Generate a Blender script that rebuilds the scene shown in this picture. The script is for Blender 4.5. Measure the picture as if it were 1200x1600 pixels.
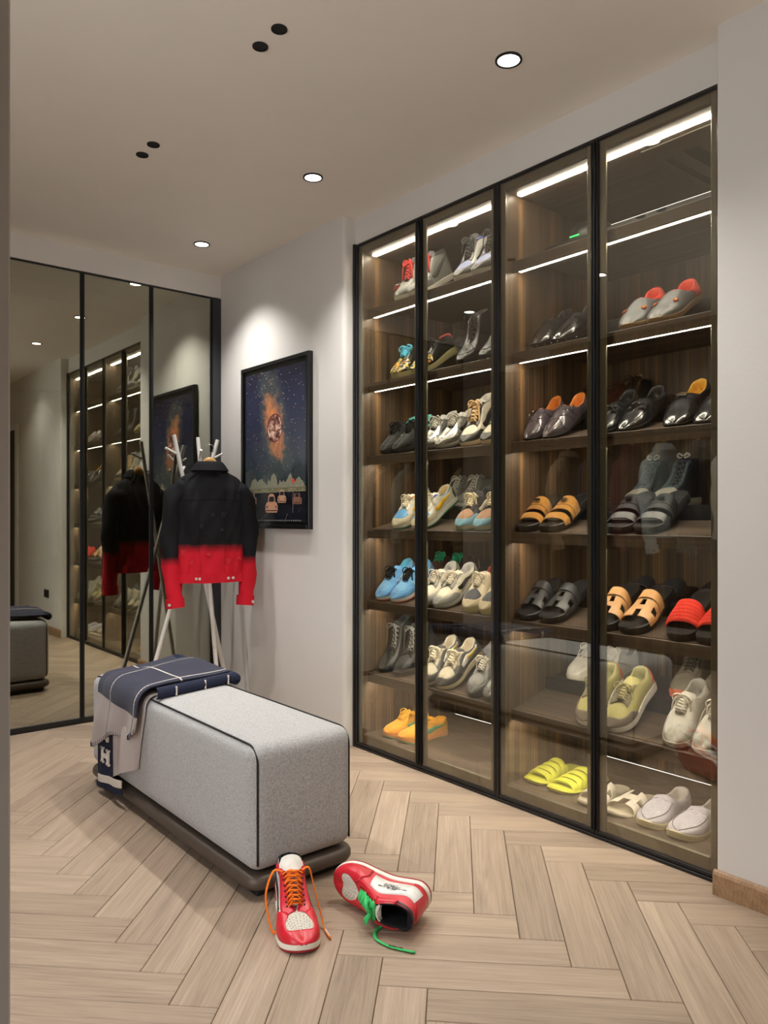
import bpy, bmesh, math, random
import numpy as np
from mathutils import Vector, Matrix

random.seed(7)
rng = np.random.RandomState(11)
for _o in list(bpy.data.objects):
    bpy.data.objects.remove(_o, do_unlink=True)
sc = bpy.context.scene
COL = sc.collection
PI = math.pi

# ------------------------------------------------------------------ camera, world, exposure
F_PX, HORIZON, YAW, CAM_H = 1198.5, 806.5, 39.63, 1.15
cam_d = bpy.data.cameras.new('camera')
cam_d.sensor_fit = 'VERTICAL'
cam_d.sensor_height = 36.0
cam_d.sensor_width = 27.0
cam_d.lens = F_PX / 1600 * 36.0
cam_d.shift_y = (HORIZON - 800) / 1600
cam_d.clip_start = 0.02
cam = bpy.data.objects.new('camera', cam_d)
COL.objects.link(cam)
cam.location = (0, 0, CAM_H)
cam.rotation_euler = (PI / 2, 0, -math.radians(YAW))
sc.camera = cam

w = bpy.data.worlds.new('world')
sc.world = w
w.use_nodes = True
w.node_tree.nodes['Background'].inputs[0].default_value = (0.96, 0.98, 1.0, 1)
w.node_tree.nodes['Background'].inputs[1].default_value = 6.0  # uniform fill that enters through the opening added in the left wall
sc.view_settings.view_transform = 'Standard'
sc.view_settings.look = 'None'
sc.view_settings.gamma = 1.0
sc.view_settings.use_curve_mapping = False
sc.view_settings.exposure = 0.22
sc.cycles.max_bounces = 10
sc.cycles.diffuse_bounces = 8
sc.cycles.glossy_bounces = 5
sc.cycles.transparent_max_bounces = 20
sc.cycles.caustics_reflective = False
sc.cycles.caustics_refractive = False
sc.cycles.sample_clamp_indirect = 6.0
sc.cycles.use_denoising = True

DOWNLIGHT_W = 50.0
PINHOLE_W = 8.0
LED_STRENGTH = 40.0
LAMP_COL = (1.0, 0.975, 0.945)

# ------------------------------------------------------------------ materials
def lin(c):
    out = []
    for v in c[:3]:
        v /= 255.0
        out.append(v / 12.92 if v <= 0.04045 else ((v + 0.055) / 1.055) ** 2.4)
    return tuple(out) + (1.0,)

class NT:
    def __init__(s, name):
        s.m = bpy.data.materials.new(name)
        s.m.use_nodes = True
        s.t = s.m.node_tree
        s.t.nodes.clear()
        s.out = s.n('ShaderNodeOutputMaterial')
    def n(s, typ, **kw):
        nd = s.t.nodes.new(typ)
        for k, v in kw.items():
            setattr(nd, k, v)
        return nd
    def l(s, a, b):
        s.t.links.new(a, b)
    def inp(s, nd, i, v):
        if isinstance(v, bpy.types.NodeSocket):
            s.l(v, nd.inputs[i])
        else:
            nd.inputs[i].default_value = v
    def math(s, op, a, b=0.0, clamp=False):
        nd = s.n('ShaderNodeMath', operation=op)
        nd.use_clamp = clamp
        s.inp(nd, 0, a)
        if op not in ('ABSOLUTE', 'FRACT', 'SQRT', 'SINE', 'FLOOR'):
            s.inp(nd, 1, b)
        return nd.outputs[0]
    def mix(s, fac, a, b, blend='MIX'):
        nd = s.n('ShaderNodeMix', data_type='RGBA', blend_type=blend)
        s.inp(nd, 0, fac)
        s.inp(nd, 6, a)
        s.inp(nd, 7, b)
        return nd.outputs[2]
    def ramp(s, fac, stops):
        nd = s.n('ShaderNodeValToRGB')
        el = nd.color_ramp.elements
        while len(el) < len(stops):
            el.new(0.5)
        for e, (p, c) in zip(el, stops):
            e.position = p
            e.color = c
        s.l(fac, nd.inputs[0])
        return nd.outputs[0]
    def noise(s, vec, scale, detail=3.0, rough=0.5, dist=0.0):
        nd = s.n('ShaderNodeTexNoise')
        if vec is not None:
            s.l(vec, nd.inputs['Vector'])
        nd.inputs['Scale'].default_value = scale
        nd.inputs['Detail'].default_value = detail
        nd.inputs['Roughness'].default_value = rough
        nd.inputs['Distortion'].default_value = dist
        return nd.outputs[0]
    def coord(s, which='Object', scale=None, loc=None):
        tc = s.n('ShaderNodeTexCoord')
        o = tc.outputs[which]
        if scale is None and loc is None:
            return o
        mp = s.n('ShaderNodeMapping')
        s.l(o, mp.inputs[0])
        if scale is not None:
            mp.inputs['Scale'].default_value = scale
        if loc is not None:
            s.inp(mp, 1, loc)
        return mp.outputs[0]
    def principled(s, col, rough=0.5, metal=0.0, spec=0.5, bump=None, bump_str=0.2, coat=0.0, sheen=0.0, bump_dist=0.001):
        p = s.n('ShaderNodeBsdfPrincipled')
        s.inp(p, 'Base Color', col)
        s.inp(p, 'Roughness', rough)
        s.inp(p, 'Metallic', metal)
        p.inputs['Specular IOR Level'].default_value = spec
        p.inputs['Coat Weight'].default_value = coat
        p.inputs['Coat Roughness'].default_value = 0.08
        p.inputs['Sheen Weight'].default_value = sheen
        if bump is not None:
            b = s.n('ShaderNodeBump')
            b.inputs['Strength'].default_value = bump_str
            b.inputs['Distance'].default_value = bump_dist
            s.l(bump, b.inputs['Height'])
            s.l(b.outputs[0], p.inputs['Normal'])
        s.l(p.outputs[0], s.out.inputs[0])
        return p

_mc = {}
def mat(col, rough=0.5, metal=0.0, var=0.08, nscale=40.0, bscale=220.0, bstr=0.15, coat=0.0, sheen=0.0, spec=0.5):
    """plain material: one colour with slight mottling and a fine relief"""
    key = (tuple(col), rough, metal, var, nscale, bscale, bstr, coat, sheen, spec)
    if key in _mc:
        return _mc[key]
    t = NT('surface_%d' % len(_mc))
    co = t.coord('Object')
    nz = t.noise(co, nscale, 3.0)
    c = lin(col)
    lo = tuple(max(0, v * (1 - var * 2)) for v in c[:3]) + (1,)
    hi = tuple(min(1, v * (1 + var * 2)) for v in c[:3]) + (1,)
    colr = t.mix(nz, lo, hi)
    bm = t.noise(co, bscale, 2.0) if bstr > 0 else None
    t.principled(colr, rough, metal, spec, bm, bstr, coat, sheen)
    _mc[key] = t.m
    return t.m

def leather(col, rough=0.38): return mat(col, rough, var=0.10, nscale=60, bscale=350, bstr=0.12)
def suede(col): return mat(col, 0.9, var=0.14, nscale=90, bscale=500, bstr=0.3, sheen=0.3, spec=0.2)
def rubber(col): return mat(col, 0.6, var=0.05, bstr=0.05)
def canvas(col): return mat(col, 0.85, var=0.10, nscale=200, bscale=600, bstr=0.35, spec=0.2)
def patent(col): return mat(col, 0.18, var=0.06, nscale=30, bscale=60, bstr=0.08, coat=0.4)
def metal(col, rough=0.25): return mat(col, rough, metal=1.0, var=0.03, bstr=0.0)

def plaster_mat(name, col, bstr=0.12):
    t = NT(name)
    co = t.coord('Object')
    n1 = t.noise(co, 2.2, 4.0, 0.6)
    n2 = t.noise(co, 55, 4.0, 0.6)
    c = lin(col)
    lo = tuple(v * 0.95 for v in c[:3]) + (1,)
    hi = tuple(min(1, v * 1.04) for v in c[:3]) + (1,)
    t.principled(t.mix(n1, lo, hi), 0.85, 0, 0.25, n2, bstr, bump_dist=0.002)
    return t.m
M_WALL = plaster_mat('wall_plaster', (220, 216, 210), 0.25)
M_CEIL = plaster_mat('ceiling_paint', (243, 236, 225), 0.05)
M_JAMB = plaster_mat('jamb_paint', (214, 212, 211), 0.04)

def oak_mat(name, stops, uv=True, s_len=1.4, s_wid=22.0, rough=0.45, var=0.28):
    t = NT(name)
    oi = t.n('ShaderNodeObjectInfo')
    ge = t.n('ShaderNodeNewGeometry')
    rnd = t.math('FRACT', t.math('ADD', oi.outputs['Random'], ge.outputs['Random Per Island']))
    cx = t.n('ShaderNodeCombineXYZ')
    t.l(t.math('MULTIPLY', rnd, 37.0), cx.inputs[0])
    t.l(t.math('MULTIPLY', rnd, 91.0), cx.inputs[1])
    t.l(t.math('MULTIPLY', rnd, 13.0), cx.inputs[2])
    co = t.coord('UV' if uv else 'Object')
    va = t.n('ShaderNodeVectorMath', operation='ADD')
    t.l(co, va.inputs[0]); t.l(cx.outputs[0], va.inputs[1])
    m1 = t.n('ShaderNodeMapping'); t.l(va.outputs[0], m1.inputs[0]); m1.inputs['Scale'].default_value = (s_len, s_wid, s_wid)
    m2 = t.n('ShaderNodeMapping'); t.l(va.outputs[0], m2.inputs[0]); m2.inputs['Scale'].default_value = (s_len * 5, s_wid * 13, s_wid * 13)
    g1 = t.noise(m1.outputs[0], 1.0, 6.0, 0.62, 1.6)
    g2 = t.noise(m2.outputs[0], 1.0, 3.0, 0.6, 0.3)
    cath = t.n('ShaderNodeTexWave', wave_type='BANDS', bands_direction='Y')
    m3 = t.n('ShaderNodeMapping'); t.l(va.outputs[0], m3.inputs[0]); m3.inputs['Scale'].default_value = (0.5, 6.0, 6.0)
    t.l(m3.outputs[0], cath.inputs['Vector'])
    cath.inputs['Scale'].default_value = 4.5
    cath.inputs['Distortion'].default_value = 9.0
    cath.inputs['Detail'].default_value = 3.0
    cath.inputs['Detail Scale'].default_value = 1.2
    f = t.math('ADD', t.math('MULTIPLY', g1, 0.62), t.math('MULTIPLY', g2, 0.36))
    f = t.math('ADD', f, t.math('MULTIPLY', cath.outputs['Fac'], 0.06))
    f = t.math('ADD', f, t.math('MULTIPLY', t.math('SUBTRACT', rnd, 0.5), var))
    col = t.ramp(f, stops)
    t.principled(col, rough, 0, 0.4, g2, 0.25, bump_dist=0.0008)
    return t.m
M_OAK = oak_mat('oak_plank', [(0.20, lin((112, 96, 82))), (0.40, lin((150, 131, 113))), (0.58, lin((168, 147, 127))), (0.80, lin((186, 166, 145)))], var=0.20)
M_SKIRT = oak_mat('oak_skirting', [(0.2, lin((120, 90, 62))), (0.5, lin((170, 136, 102))), (0.8, lin((192, 160, 126)))], uv=False, s_len=2.0, s_wid=18)

def veneer_mat(name, stops, axis=2, rough=0.45):
    t = NT(name)
    oi = t.n('ShaderNodeObjectInfo')
    sc1 = [26.0, 26.0, 26.0]; sc1[axis] = 0.35
    sc2 = [150.0, 150.0, 150.0]; sc2[axis] = 1.6
    sc3 = [7.0, 7.0, 7.0]; sc3[axis] = 0.1
    a = t.noise(t.coord('Object', sc1), 1.0, 4.0, 0.6, 0.2)
    b = t.noise(t.coord('Object', sc2), 1.0, 2.0, 0.5)
    c = t.noise(t.coord('Object', sc3), 1.0, 2.0, 0.5)
    f = t.math('ADD', t.math('MULTIPLY', a, 0.5), t.math('ADD', t.math('MULTIPLY', b, 0.22), t.math('MULTIPLY', c, 0.28)))
    t.principled(t.ramp(f, stops), rough, 0, 0.4, b, 0.15, bump_dist=0.0005)
    return t.m
_vs = [(0.34, lin((40, 33, 28))), (0.46, lin((76, 62, 50))), (0.54, lin((100, 82, 64))), (0.63, lin((158, 118, 74)))]
M_VEN_Z = veneer_mat('walnut_upright', _vs, 2)
M_VEN_Y = veneer_mat('walnut_shelf', [(0.32, lin((58, 49, 43))), (0.5, lin((92, 79, 69))), (0.68, lin((124, 108, 94)))], 1)

def glass_mat(name, tint, gl_col, base, k):
    t = NT(name)
    ge = t.n('ShaderNodeNewGeometry')
    dp = t.n('ShaderNodeVectorMath', operation='DOT_PRODUCT')
    t.l(ge.outputs['Normal'], dp.inputs[0]); t.l(ge.outputs['Incoming'], dp.inputs[1])
    cs = t.math('SUBTRACT', 1.0, t.math('ABSOLUTE', dp.outputs['Value']), True)
    fac = t.math('ADD', t.math('MULTIPLY', t.math('POWER', cs, 5.0), (1 - base) * k), base, True)
    tr = t.n('ShaderNodeBsdfTransparent'); tr.inputs[0].default_value = tint
    gl = t.n('ShaderNodeBsdfGlossy'); gl.inputs['Color'].default_value = gl_col; gl.inputs['Roughness'].default_value = 0.0
    mx = t.n('ShaderNodeMixShader')
    t.l(fac, mx.inputs[0]); t.l(tr.outputs[0], mx.inputs[1]); t.l(gl.outputs[0], mx.inputs[2])
    t.l(mx.outputs[0], t.out.inputs[0])
    return t.m
M_GLASS = glass_mat('bronze_glass', (0.90, 0.875, 0.80, 1), (0.93, 0.95, 0.92, 1), 0.125, 0.6)
M_MIRROR = glass_mat('bronze_mirror_glass', (0.62, 0.58, 0.45, 1), (0.88, 0.90, 0.80, 1), 0.46, 0.9)
M_ACRYL = glass_mat('clear_acrylic', (0.93, 0.95, 0.95, 1), (1, 1, 1, 1), 0.0, 1.0)

def emit_mat(name, col, strength):
    t = NT(name)
    e = t.n('ShaderNodeEmission'); e.inputs[0].default_value = col; e.inputs[1].default_value = strength
    t.l(e.outputs[0], t.out.inputs[0])
    return t.m
M_LED = emit_mat('led_strip', (1.0, 0.96, 0.90, 1), LED_STRENGTH)
M_LAMP = emit_mat('downlight_lens', (1.0, 0.94, 0.86, 1), 12.0)
M_GREEN = emit_mat('green_indicator', (0.05, 0.9, 0.2, 1), 3.0)

M_BLACK = mat((16, 16, 17), 0.35, var=0.05, bstr=0.02)
M_BLACKM = mat((22, 22, 23), 0.45, metal=0.3, var=0.05, bstr=0.02)
M_BRONZE = mat((112, 106, 92), 0.38, metal=0.75, var=0.03, bstr=0.02)
M_MATBLACK = mat((10, 10, 11), 0.7, var=0.05, bstr=0.02)
M_RISER = mat((30, 30, 32), 0.35, var=0.06, bstr=0.02)
M_WHITEP = mat((228, 226, 222), 0.4, var=0.03, bstr=0.02)
M_STEEL = metal((200, 198, 190), 0.22)
M_GOLD = metal((205, 165, 90), 0.25)

# ------------------------------------------------------------------ mesh helpers
def world_of(p):
    v = Vector((0, 0, 0))
    while p is not None:
        v += p.location
        p = p.parent
    return v

def raw(name, V, Fc, m, parent=None, smooth=True, uv=None, midx=None):
    """mesh object whose vertices are given in its parent's frame"""
    me = bpy.data.meshes.new(name)
    me.from_pydata([tuple(map(float, v)) for v in V], [], [tuple(int(i) for i in f) for f in Fc])
    if isinstance(m, (list, tuple)):
        for x in m:
            me.materials.append(x)
        if midx is not None:
            me.polygons.foreach_set('material_index', midx)
    else:
        me.materials.append(m)
    if smooth:
        me.polygons.foreach_set('use_smooth', [True] * len(me.polygons))
    if uv is not None:
        ul = me.uv_layers.new(name='UVMap')
        li = np.zeros(len(me.loops), dtype=np.int32)
        me.loops.foreach_get('vertex_index', li)
        ul.data.foreach_set('uv', np.asarray(uv, dtype=np.float32)[li].ravel())
    me.update()
    o = bpy.data.objects.new(name, me)
    COL.objects.link(o)
    if parent is not None:
        o.parent = parent
    return o

def add(name, V, Fc, m, parent=None, smooth=False, uv=None):
    """vertices in world coordinates; the parent (unrotated) is subtracted, a top-level mesh gets its origin at its base"""
    V = np.asarray(V, dtype=float)
    if parent is not None:
        return raw(name, V - np.array(world_of(parent)), Fc, m, parent, smooth, uv)
    org = np.array([(V[:, 0].min() + V[:, 0].max()) / 2, (V[:, 1].min() + V[:, 1].max()) / 2, V[:, 2].min()])
    o = raw(name, V - org, Fc, m, None, smooth, uv)
    o.location = org
    return o

def cbox_geo(x0, x1, y0, y1, z0, z1, c=0.002):
    c = min(c, abs(x1 - x0) * .45, abs(y1 - y0) * .45, abs(z1 - z0) * .45)
    V, idx = [], {}
    lo, hi = (x0, y0, z0), (x1, y1, z1)
    for sx in (0, 1):
        for sy in (0, 1):
            for sz in (0, 1):
                s = (sx, sy, sz)
                for ax in range(3):
                    p = [0, 0, 0]
                    for k in range(3):
                        b = hi[k] if s[k] else lo[k]
                        p[k] = b if k == ax else b + (-c if s[k] else c)
                    idx[(s, ax)] = len(V)
                    V.append(p)
    Fc = []
    for ax in range(3):
        a, b = [k for k in range(3) if k != ax]
        for sd in (0, 1):
            q = []
            for (i, j) in ((0, 0), (1, 0), (1, 1), (0, 1)):
                s = [0, 0, 0]; s[ax] = sd; s[a] = i; s[b] = j
                q.append(idx[(tuple(s), ax)])
            if (sd == 0) == (ax != 1):
                q.reverse()
            Fc.append(q)
    for ax in range(3):
        a, b = [k for k in range(3) if k != ax]
        for i in (0, 1):
            for j in (0, 1):
                s0 = [0, 0, 0]; s0[a] = i; s0[b] = j
                s1 = list(s0); s1[ax] = 1
                s0, s1 = tuple(s0), tuple(s1)
                q = [idx[(s0, a)], idx[(s1, a)], idx[(s1, b)], idx[(s0, b)]]
                if (i == j) != (ax == 1):
                    q.reverse()
                Fc.append(q)
    for sx in (0, 1):
        for sy in (0, 1):
            for sz in (0, 1):
                s = (sx, sy, sz)
                q = [idx[(s, 0)], idx[(s, 1)], idx[(s, 2)]]
                if (sx + sy + sz) % 2 == 0:
                    q.reverse()
                Fc.append(q)
    return V, Fc

def fix_normals(o):
    bm = bmesh.new(); bm.from_mesh(o.data)
    bmesh.ops.recalc_face_normals(bm, faces=bm.faces)
    bm.to_mesh(o.data); bm.free()
    return o

def box(name, x0, x1, y0, y1, z0, z1, m, parent=None, c=0.002):
    V, Fc = cbox_geo(x0, x1, y0, y1, z0, z1, c)
    return fix_normals(add(name, V, Fc, m, parent))

def empty(name, loc, rotz=0.0):
    o = bpy.data.objects.new(name, None)
    COL.objects.link(o)
    o.location = loc
    o.rotation_euler = (0, 0, rotz)
    return o

def tag(o, label=None, cat=None, group=None, kind=None):
    if label: o['label'] = label
    if cat: o['category'] = cat
    if group: o['group'] = group
    if kind: o['kind'] = kind
    return o

def struct(o, label=None):
    o['kind'] = 'structure'
    if label: o['label'] = label
    return o

def tube_geo(pts, r, n=8, flat=1.0, cap=True, up=(0, 0, 1), closed=False):
    P = np.asarray(pts, dtype=float)
    k = len(P)
    R = np.full(k, r) if np.isscalar(r) else np.asarray(r, dtype=float)
    if closed:
        T = np.roll(P, -1, 0) - np.roll(P, 1, 0)
    else:
        T = np.gradient(P, axis=0)
    T /= np.maximum(np.linalg.norm(T, axis=1)[:, None], 1e-9)
    upv = np.array(up, dtype=float)
    V = []
    last = None
    for i in range(k):
        t = T[i]
        u = upv if last is None else last
        a = np.cross(t, u)
        if np.linalg.norm(a) < 1e-4:
            a = np.cross(t, np.array([1.0, 0.3, 0.1]))
        a /= np.linalg.norm(a)
        b = np.cross(a, t)
        last = b
        for j in range(n):
            th = 2 * PI * j / n
            V.append(P[i] + R[i] * (math.cos(th) * a + flat * math.sin(th) * b))
    Fc = []
    m = k if closed else k - 1
    for i in range(m):
        i2 = (i + 1) % k
        for j in range(n):
            j2 = (j + 1) % n
            Fc.append((i * n + j, i * n + j2, i2 * n + j2, i2 * n + j))
    if cap and not closed:
        Fc.append(tuple(range(n - 1, -1, -1)))
        Fc.append(tuple((k - 1) * n + j for j in range(n)))
    return V, Fc

def joinp(parts):
    V, Fc = [], []
    for v, f in parts:
        b = len(V)
        V.extend([tuple(x) for x in v])
        Fc.extend([tuple(b + i for i in q) for q in f])
    return V, Fc

def spline(pts, n):
    P = np.asarray(pts, dtype=float)
    k = len(P)
    t = np.linspace(0, k - 1, n)
    out = []
    for tt in t:
        i = min(int(tt), k - 2); f = tt - i
        p0 = P[max(i - 1, 0)]; p1 = P[i]; p2 = P[i + 1]; p3 = P[min(i + 2, k - 1)]
        out.append(0.5 * ((2 * p1) + (-p0 + p2) * f + (2 * p0 - 5 * p1 + 4 * p2 - p3) * f * f + (-p0 + 3 * p1 - 3 * p2 + p3) * f ** 3))
    return np.array(out)

def cyl_geo(c, r, h, n=24, axis='z', r2=None):
    r2 = r if r2 is None else r2
    V, Fc = [], []
    for k, (rr, hh) in enumerate(((r, 0), (r2, h))):
        for j in range(n):
            th = 2 * PI * j / n
            a, b = rr * math.cos(th), rr * math.sin(th)
            p = {'z': (a, b, hh), 'x': (hh, a, b), 'y': (a, hh, b)}[axis]
            V.append((c[0] + p[0], c[1] + p[1], c[2] + p[2]))
    for j in range(n):
        Fc.append((j, (j + 1) % n, n + (j + 1) % n, n + j))
    Fc.append(tuple(range(n - 1, -1, -1))); Fc.append(tuple(range(n, 2 * n)))
    return V, Fc

def grid_faces(n, m, off=0, flip=False, mask=None):
    out = []
    for i in range(n - 1):
        for j in range(m - 1):
            if mask is not None and not mask[i][j]:
                continue
            q = (off + i * m + j, off + (i + 1) * m + j, off + (i + 1) * m + j + 1, off + i * m + j + 1)
            out.append(q[::-1] if flip else q)
    return out

def grid_normals(G):
    du = np.gradient(G, axis=0); dv = np.gradient(G, axis=1)
    N = np.cross(du, dv)
    L = np.linalg.norm(N, axis=2, keepdims=True)
    return N / np.maximum(L, 1e-9)

def shell_geo(G, th, mask=None, N=None):
    """solid sheet from a grid of points, thickness th along its normals, cells switched off by mask"""
    n, m = G.shape[:2]
    if N is None:
        N = grid_normals(G)
    A = (G + N * th / 2).reshape(-1, 3); B = (G - N * th / 2).reshape(-1, 3)
    V = np.vstack([A, B]); o = n * m
    if mask is None:
        mask = np.ones((n - 1, m - 1), bool)
    Fc = []
    for i in range(n - 1):
        for j in range(m - 1):
            if not mask[i, j]:
                continue
            a, b, c, d = i * m + j, (i + 1) * m + j, (i + 1) * m + j + 1, i * m + j + 1
            Fc.append((a, b, c, d)); Fc.append((o + d, o + c, o + b, o + a))
            for (di, dj, e) in ((-1, 0, (a, d)), (1, 0, (c, b)), (0, -1, (b, a)), (0, 1, (d, c))):
                ii, jj = i + di, j + dj
                if ii < 0 or jj < 0 or ii >= n - 1 or jj >= m - 1 or not mask[ii, jj]:
                    Fc.append((e[0], e[1], o + e[1], o + e[0]))
    return V, Fc

def auto_smooth(o, ang=35):
    me = o.data
    me.polygons.foreach_set('use_smooth', [True] * len(me.polygons))
    bm = bmesh.new(); bm.from_mesh(me)
    bmesh.ops.recalc_face_normals(bm, faces=bm.faces)
    for e in bm.edges:
        if len(e.link_faces) == 2 and e.calc_face_angle(0) > math.radians(ang):
            e.smooth = False
    bm.to_mesh(me); bm.free()
    return o

def copy_tree(o, parent=None):
    c = o.copy(); COL.objects.link(c); c.parent = parent
    for ch in o.children:
        copy_tree(ch, c)
    return c

# ------------------------------------------------------------------ the room
CEIL, XS, XW, YM = 2.645, 2.345, 2.272, 4.34     # ceiling height, soffit plane, right wall plane, wardrobe plane
X_LEFT, Y_BACK, X_FAR, Y_FAR = -0.85, -1.60, 3.05, 5.05

floor = struct(box('floor', X_LEFT - 0.1, X_FAR, Y_BACK - 0.1, Y_FAR, -0.06, -0.0135, mat((92, 74, 58), 0.8), c=0.001), 'pale oak herringbone parquet floor')
# herringbone planks: p runs along X+Y, q along X-Y
PW, PL = 0.1210, 0.605
P0, Q0 = 1.7500, -1.0370
def plank_mesh():
    L, W, g, c, h = PL, PW, 0.0008, 0.0016, 0.0125
    x0, x1, y0, y1 = g - L / 2, L / 2 - g, g - W / 2, W / 2 - g
    V = [(x0, y0, -h), (x1, y0, -h), (x1, y1, -h), (x0, y1, -h), (x0, y0, -c), (x1, y0, -c), (x1, y1, -c), (x0, y1, -c),
         (x0 + c, y0 + c, 0), (x1 - c, y0 + c, 0), (x1 - c, y1 - c, 0), (x0 + c, y1 - c, 0)]
    Fc = [(0, 1, 5, 4), (1, 2, 6, 5), (2, 3, 7, 6), (3, 0, 4, 7), (4, 5, 9, 8), (5, 6, 10, 9), (6, 7, 11, 10), (7, 4, 8, 11), (8, 9, 10, 11)]
    return V, Fc
pv, pf = plank_mesh()
plank_me = None
far_V, far_F, far_UV = [], [], []
def place_plank(p, q, ang):
    """centre in plank axes, ang the heading of its length"""
    global plank_me
    X, Y = (p + q) / math.sqrt(2), (p - q) / math.sqrt(2)
    if X < X_LEFT - .3 or X > 2.56 or Y < Y_BACK - .3 or Y > 4.62:
        return
    if 0.15 < X < 2.56 and 0.85 < Y < 4.6:
        if plank_me is None:
            o = raw('plank', pv, pf, M_OAK, floor, False, uv=[(v[0], v[1]) for v in pv])
            plank_me = o.data
        else:
            o = bpy.data.objects.new('plank', plank_me); COL.objects.link(o); o.parent = floor
        o.location = Vector((X, Y, 0)) - floor.location
        o.rotation_euler = (0, 0, ang)
    else:
        b = len(far_V); ca, sa = math.cos(ang), math.sin(ang)
        for v in pv:
            far_V.append((X + v[0] * ca - v[1] * sa, Y + v[0] * sa + v[1] * ca, v[2])); far_UV.append((v[0], v[1]))
        far_F.extend([tuple(b + i for i in f) for f in pf])
for c in range(-40, 60):
    for k in range(-6, 7):
        t = 8 - c + 10 * k
        if -30 < t < 60:
            place_plank(P0 + (t - 2.5) * PW, Q0 + (c + 0.5) * PW, PI / 4)          # along p
for r in range(-40, 60):
    for k in range(-7, 8):
        s = 8 - r + 10 * k
        if -40 < s < 60:
            place_plank(P0 + (r + 0.5) * PW, Q0 + (s + 2.5) * PW, -PI / 4)         # along q
fo = add('plank_field', far_V, far_F, M_OAK, floor, uv=far_UV)
fo['kind'] = 'stuff'

ceiling = struct(box('ceiling', X_LEFT - 0.1, X_FAR, Y_BACK - 0.1, Y_FAR, CEIL, CEIL + 0.1, M_CEIL), 'flat painted ceiling')

# right wall beside the wardrobe (rounded outer corner) and the column at the cabinet's other end
def rounded_wall(name, y0, y1, round_hi=False, round_lo=False, r=0.022):
    pts = []
    if round_lo:
        for i in range(7):
            a = PI / 2 * i / 6
            pts.append((XW + r - r * math.sin(a), y0 + r - r * math.cos(a)))
    else:
        pts.append((XW, y0))
    if round_hi:
        for i in range(7):
            a = PI / 2 * i / 6
            pts.append((XW + r - r * math.cos(a), y1 - r + r * math.sin(a)))
    else:
        pts.append((XW, y1))
    pts = [(X_FAR, y0)] + pts + [(X_FAR, y1)]
    n = len(pts)
    V = [(x, y, 0.0) for x, y in pts] + [(x, y, CEIL) for x, y in pts]
    Fc = [(i, (i + 1) % n, n + (i + 1) % n, n + i) for i in range(n)]
    Fc += [tuple(range(n - 1, -1, -1)), tuple(range(n, 2 * n))]
    return auto_smooth(add(name, V, Fc, M_WALL), 30)
struct(rounded_wall('wall_right', 3.056, Y_FAR, round_lo=True), 'pale plaster wall that carries the poster')
struct(rounded_wall('wall_right_near', Y_BACK, 1.154, round_hi=True, r=0.008), 'pale plaster wall at the near end of the shoe cabinet')
struct(box('wall_far', X_LEFT, X_FAR, Y_FAR - 0.08, Y_FAR, 0, CEIL, M_WALL), 'wall behind the mirrored wardrobe')
struct(box('wall_left', X_LEFT - 0.1, X_LEFT, 1.62, Y_FAR, 0, CEIL, M_VEN_Z), 'walnut panelled wall behind the hanging clothes')
struct(box('wall_left_end', X_LEFT - 0.1, X_LEFT, Y_BACK, 0.98, 0, CEIL, M_WALL), 'hallway wall beside the added light opening')
struct(box('wall_left_lintel', X_LEFT - 0.1, X_LEFT, 0.98, 1.62, 2.40, CEIL, M_WALL), 'lintel over the opening added to let fill light in')  # gap below is added so the world light can fill the room
struct(box('wall_back', X_LEFT, XW, Y_BACK - 0.1, Y_BACK, 0, CEIL, M_WALL), 'wall behind the camera')
struct(box('wall_left_near', X_LEFT, 0.1995, 0.82, 0.974, 0, CEIL, M_JAMB), 'grey painted edge of the doorway')
struct(box('trim_1', XS, X_FAR, 1.154, 3.056, 2.5045, CEIL, M_WALL, c=0.001), 'plaster bulkhead above the shoe cabinet')
struct(box('trim_2', X_LEFT, XW, YM, YM + 0.5, 2.5085, CEIL, M_WALL, c=0.001), 'plaster bulkhead above the mirrored wardrobe')

def baseboard(name, y0, y1, end):
    h, d = 0.074, 0.014
    prof = [(0, 0), (0, h), (-0.003, h), (-0.009, h - 0.004), (-d, h - 0.012), (-d, 0)]
    V, n = [], len(prof)
    for y in (y0, y1):
        V += [(XW + px, y, pz) for px, pz in prof]
    Fc = [(i, (i + 1) % n, n + (i + 1) % n, n + i) for i in range(n)] + [tuple(range(n)), tuple(range(2 * n - 1, n - 1, -1))]
    return struct(fix_normals(add(name, V, Fc, M_SKIRT)), end)
baseboard('baseboard_right', 3.05, YM - 0.002, 'oak skirting under the poster wall')
baseboard('baseboard_right_near', -0.28, 1.160, 'oak skirting at the near end of the shoe cabinet')

# doorway on the right wall, seen only in the mirrored wardrobe
door = struct(box('door_1', XW - 0.02, XW - 0.002, -1.25, -0.36, 0.0, 2.1, mat((34, 32, 31), 0.5)), 'dark door in the near right wall')
box('door_frame', XW - 0.03, XW - 0.002, -0.36, -0.28, 0, 2.16, M_WHITEP, door)
box('door_frame', XW - 0.03, XW - 0.002, -1.33, -1.25, 0, 2.16, M_WHITEP, door)
box('door_frame', XW - 0.03, XW - 0.002, -1.25, -0.36, 2.1, 2.16, M_WHITEP, door)
so = empty('wall_socket', (XW, 0.72, 0.345))
tag(so, 'black double wall socket low on the near right wall, seen in the mirror', 'socket')
box('plate', XW - 0.009, XW - 0.001, 0.65, 0.79, 0.345, 0.425, M_BLACK, so)
box('socket_insert', XW - 0.011, XW - 0.008, 0.66, 0.715, 0.357, 0.413, M_MATBLACK, so)
box('socket_insert', XW - 0.011, XW - 0.008, 0.725, 0.78, 0.357, 0.413, M_MATBLACK, so)

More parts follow.
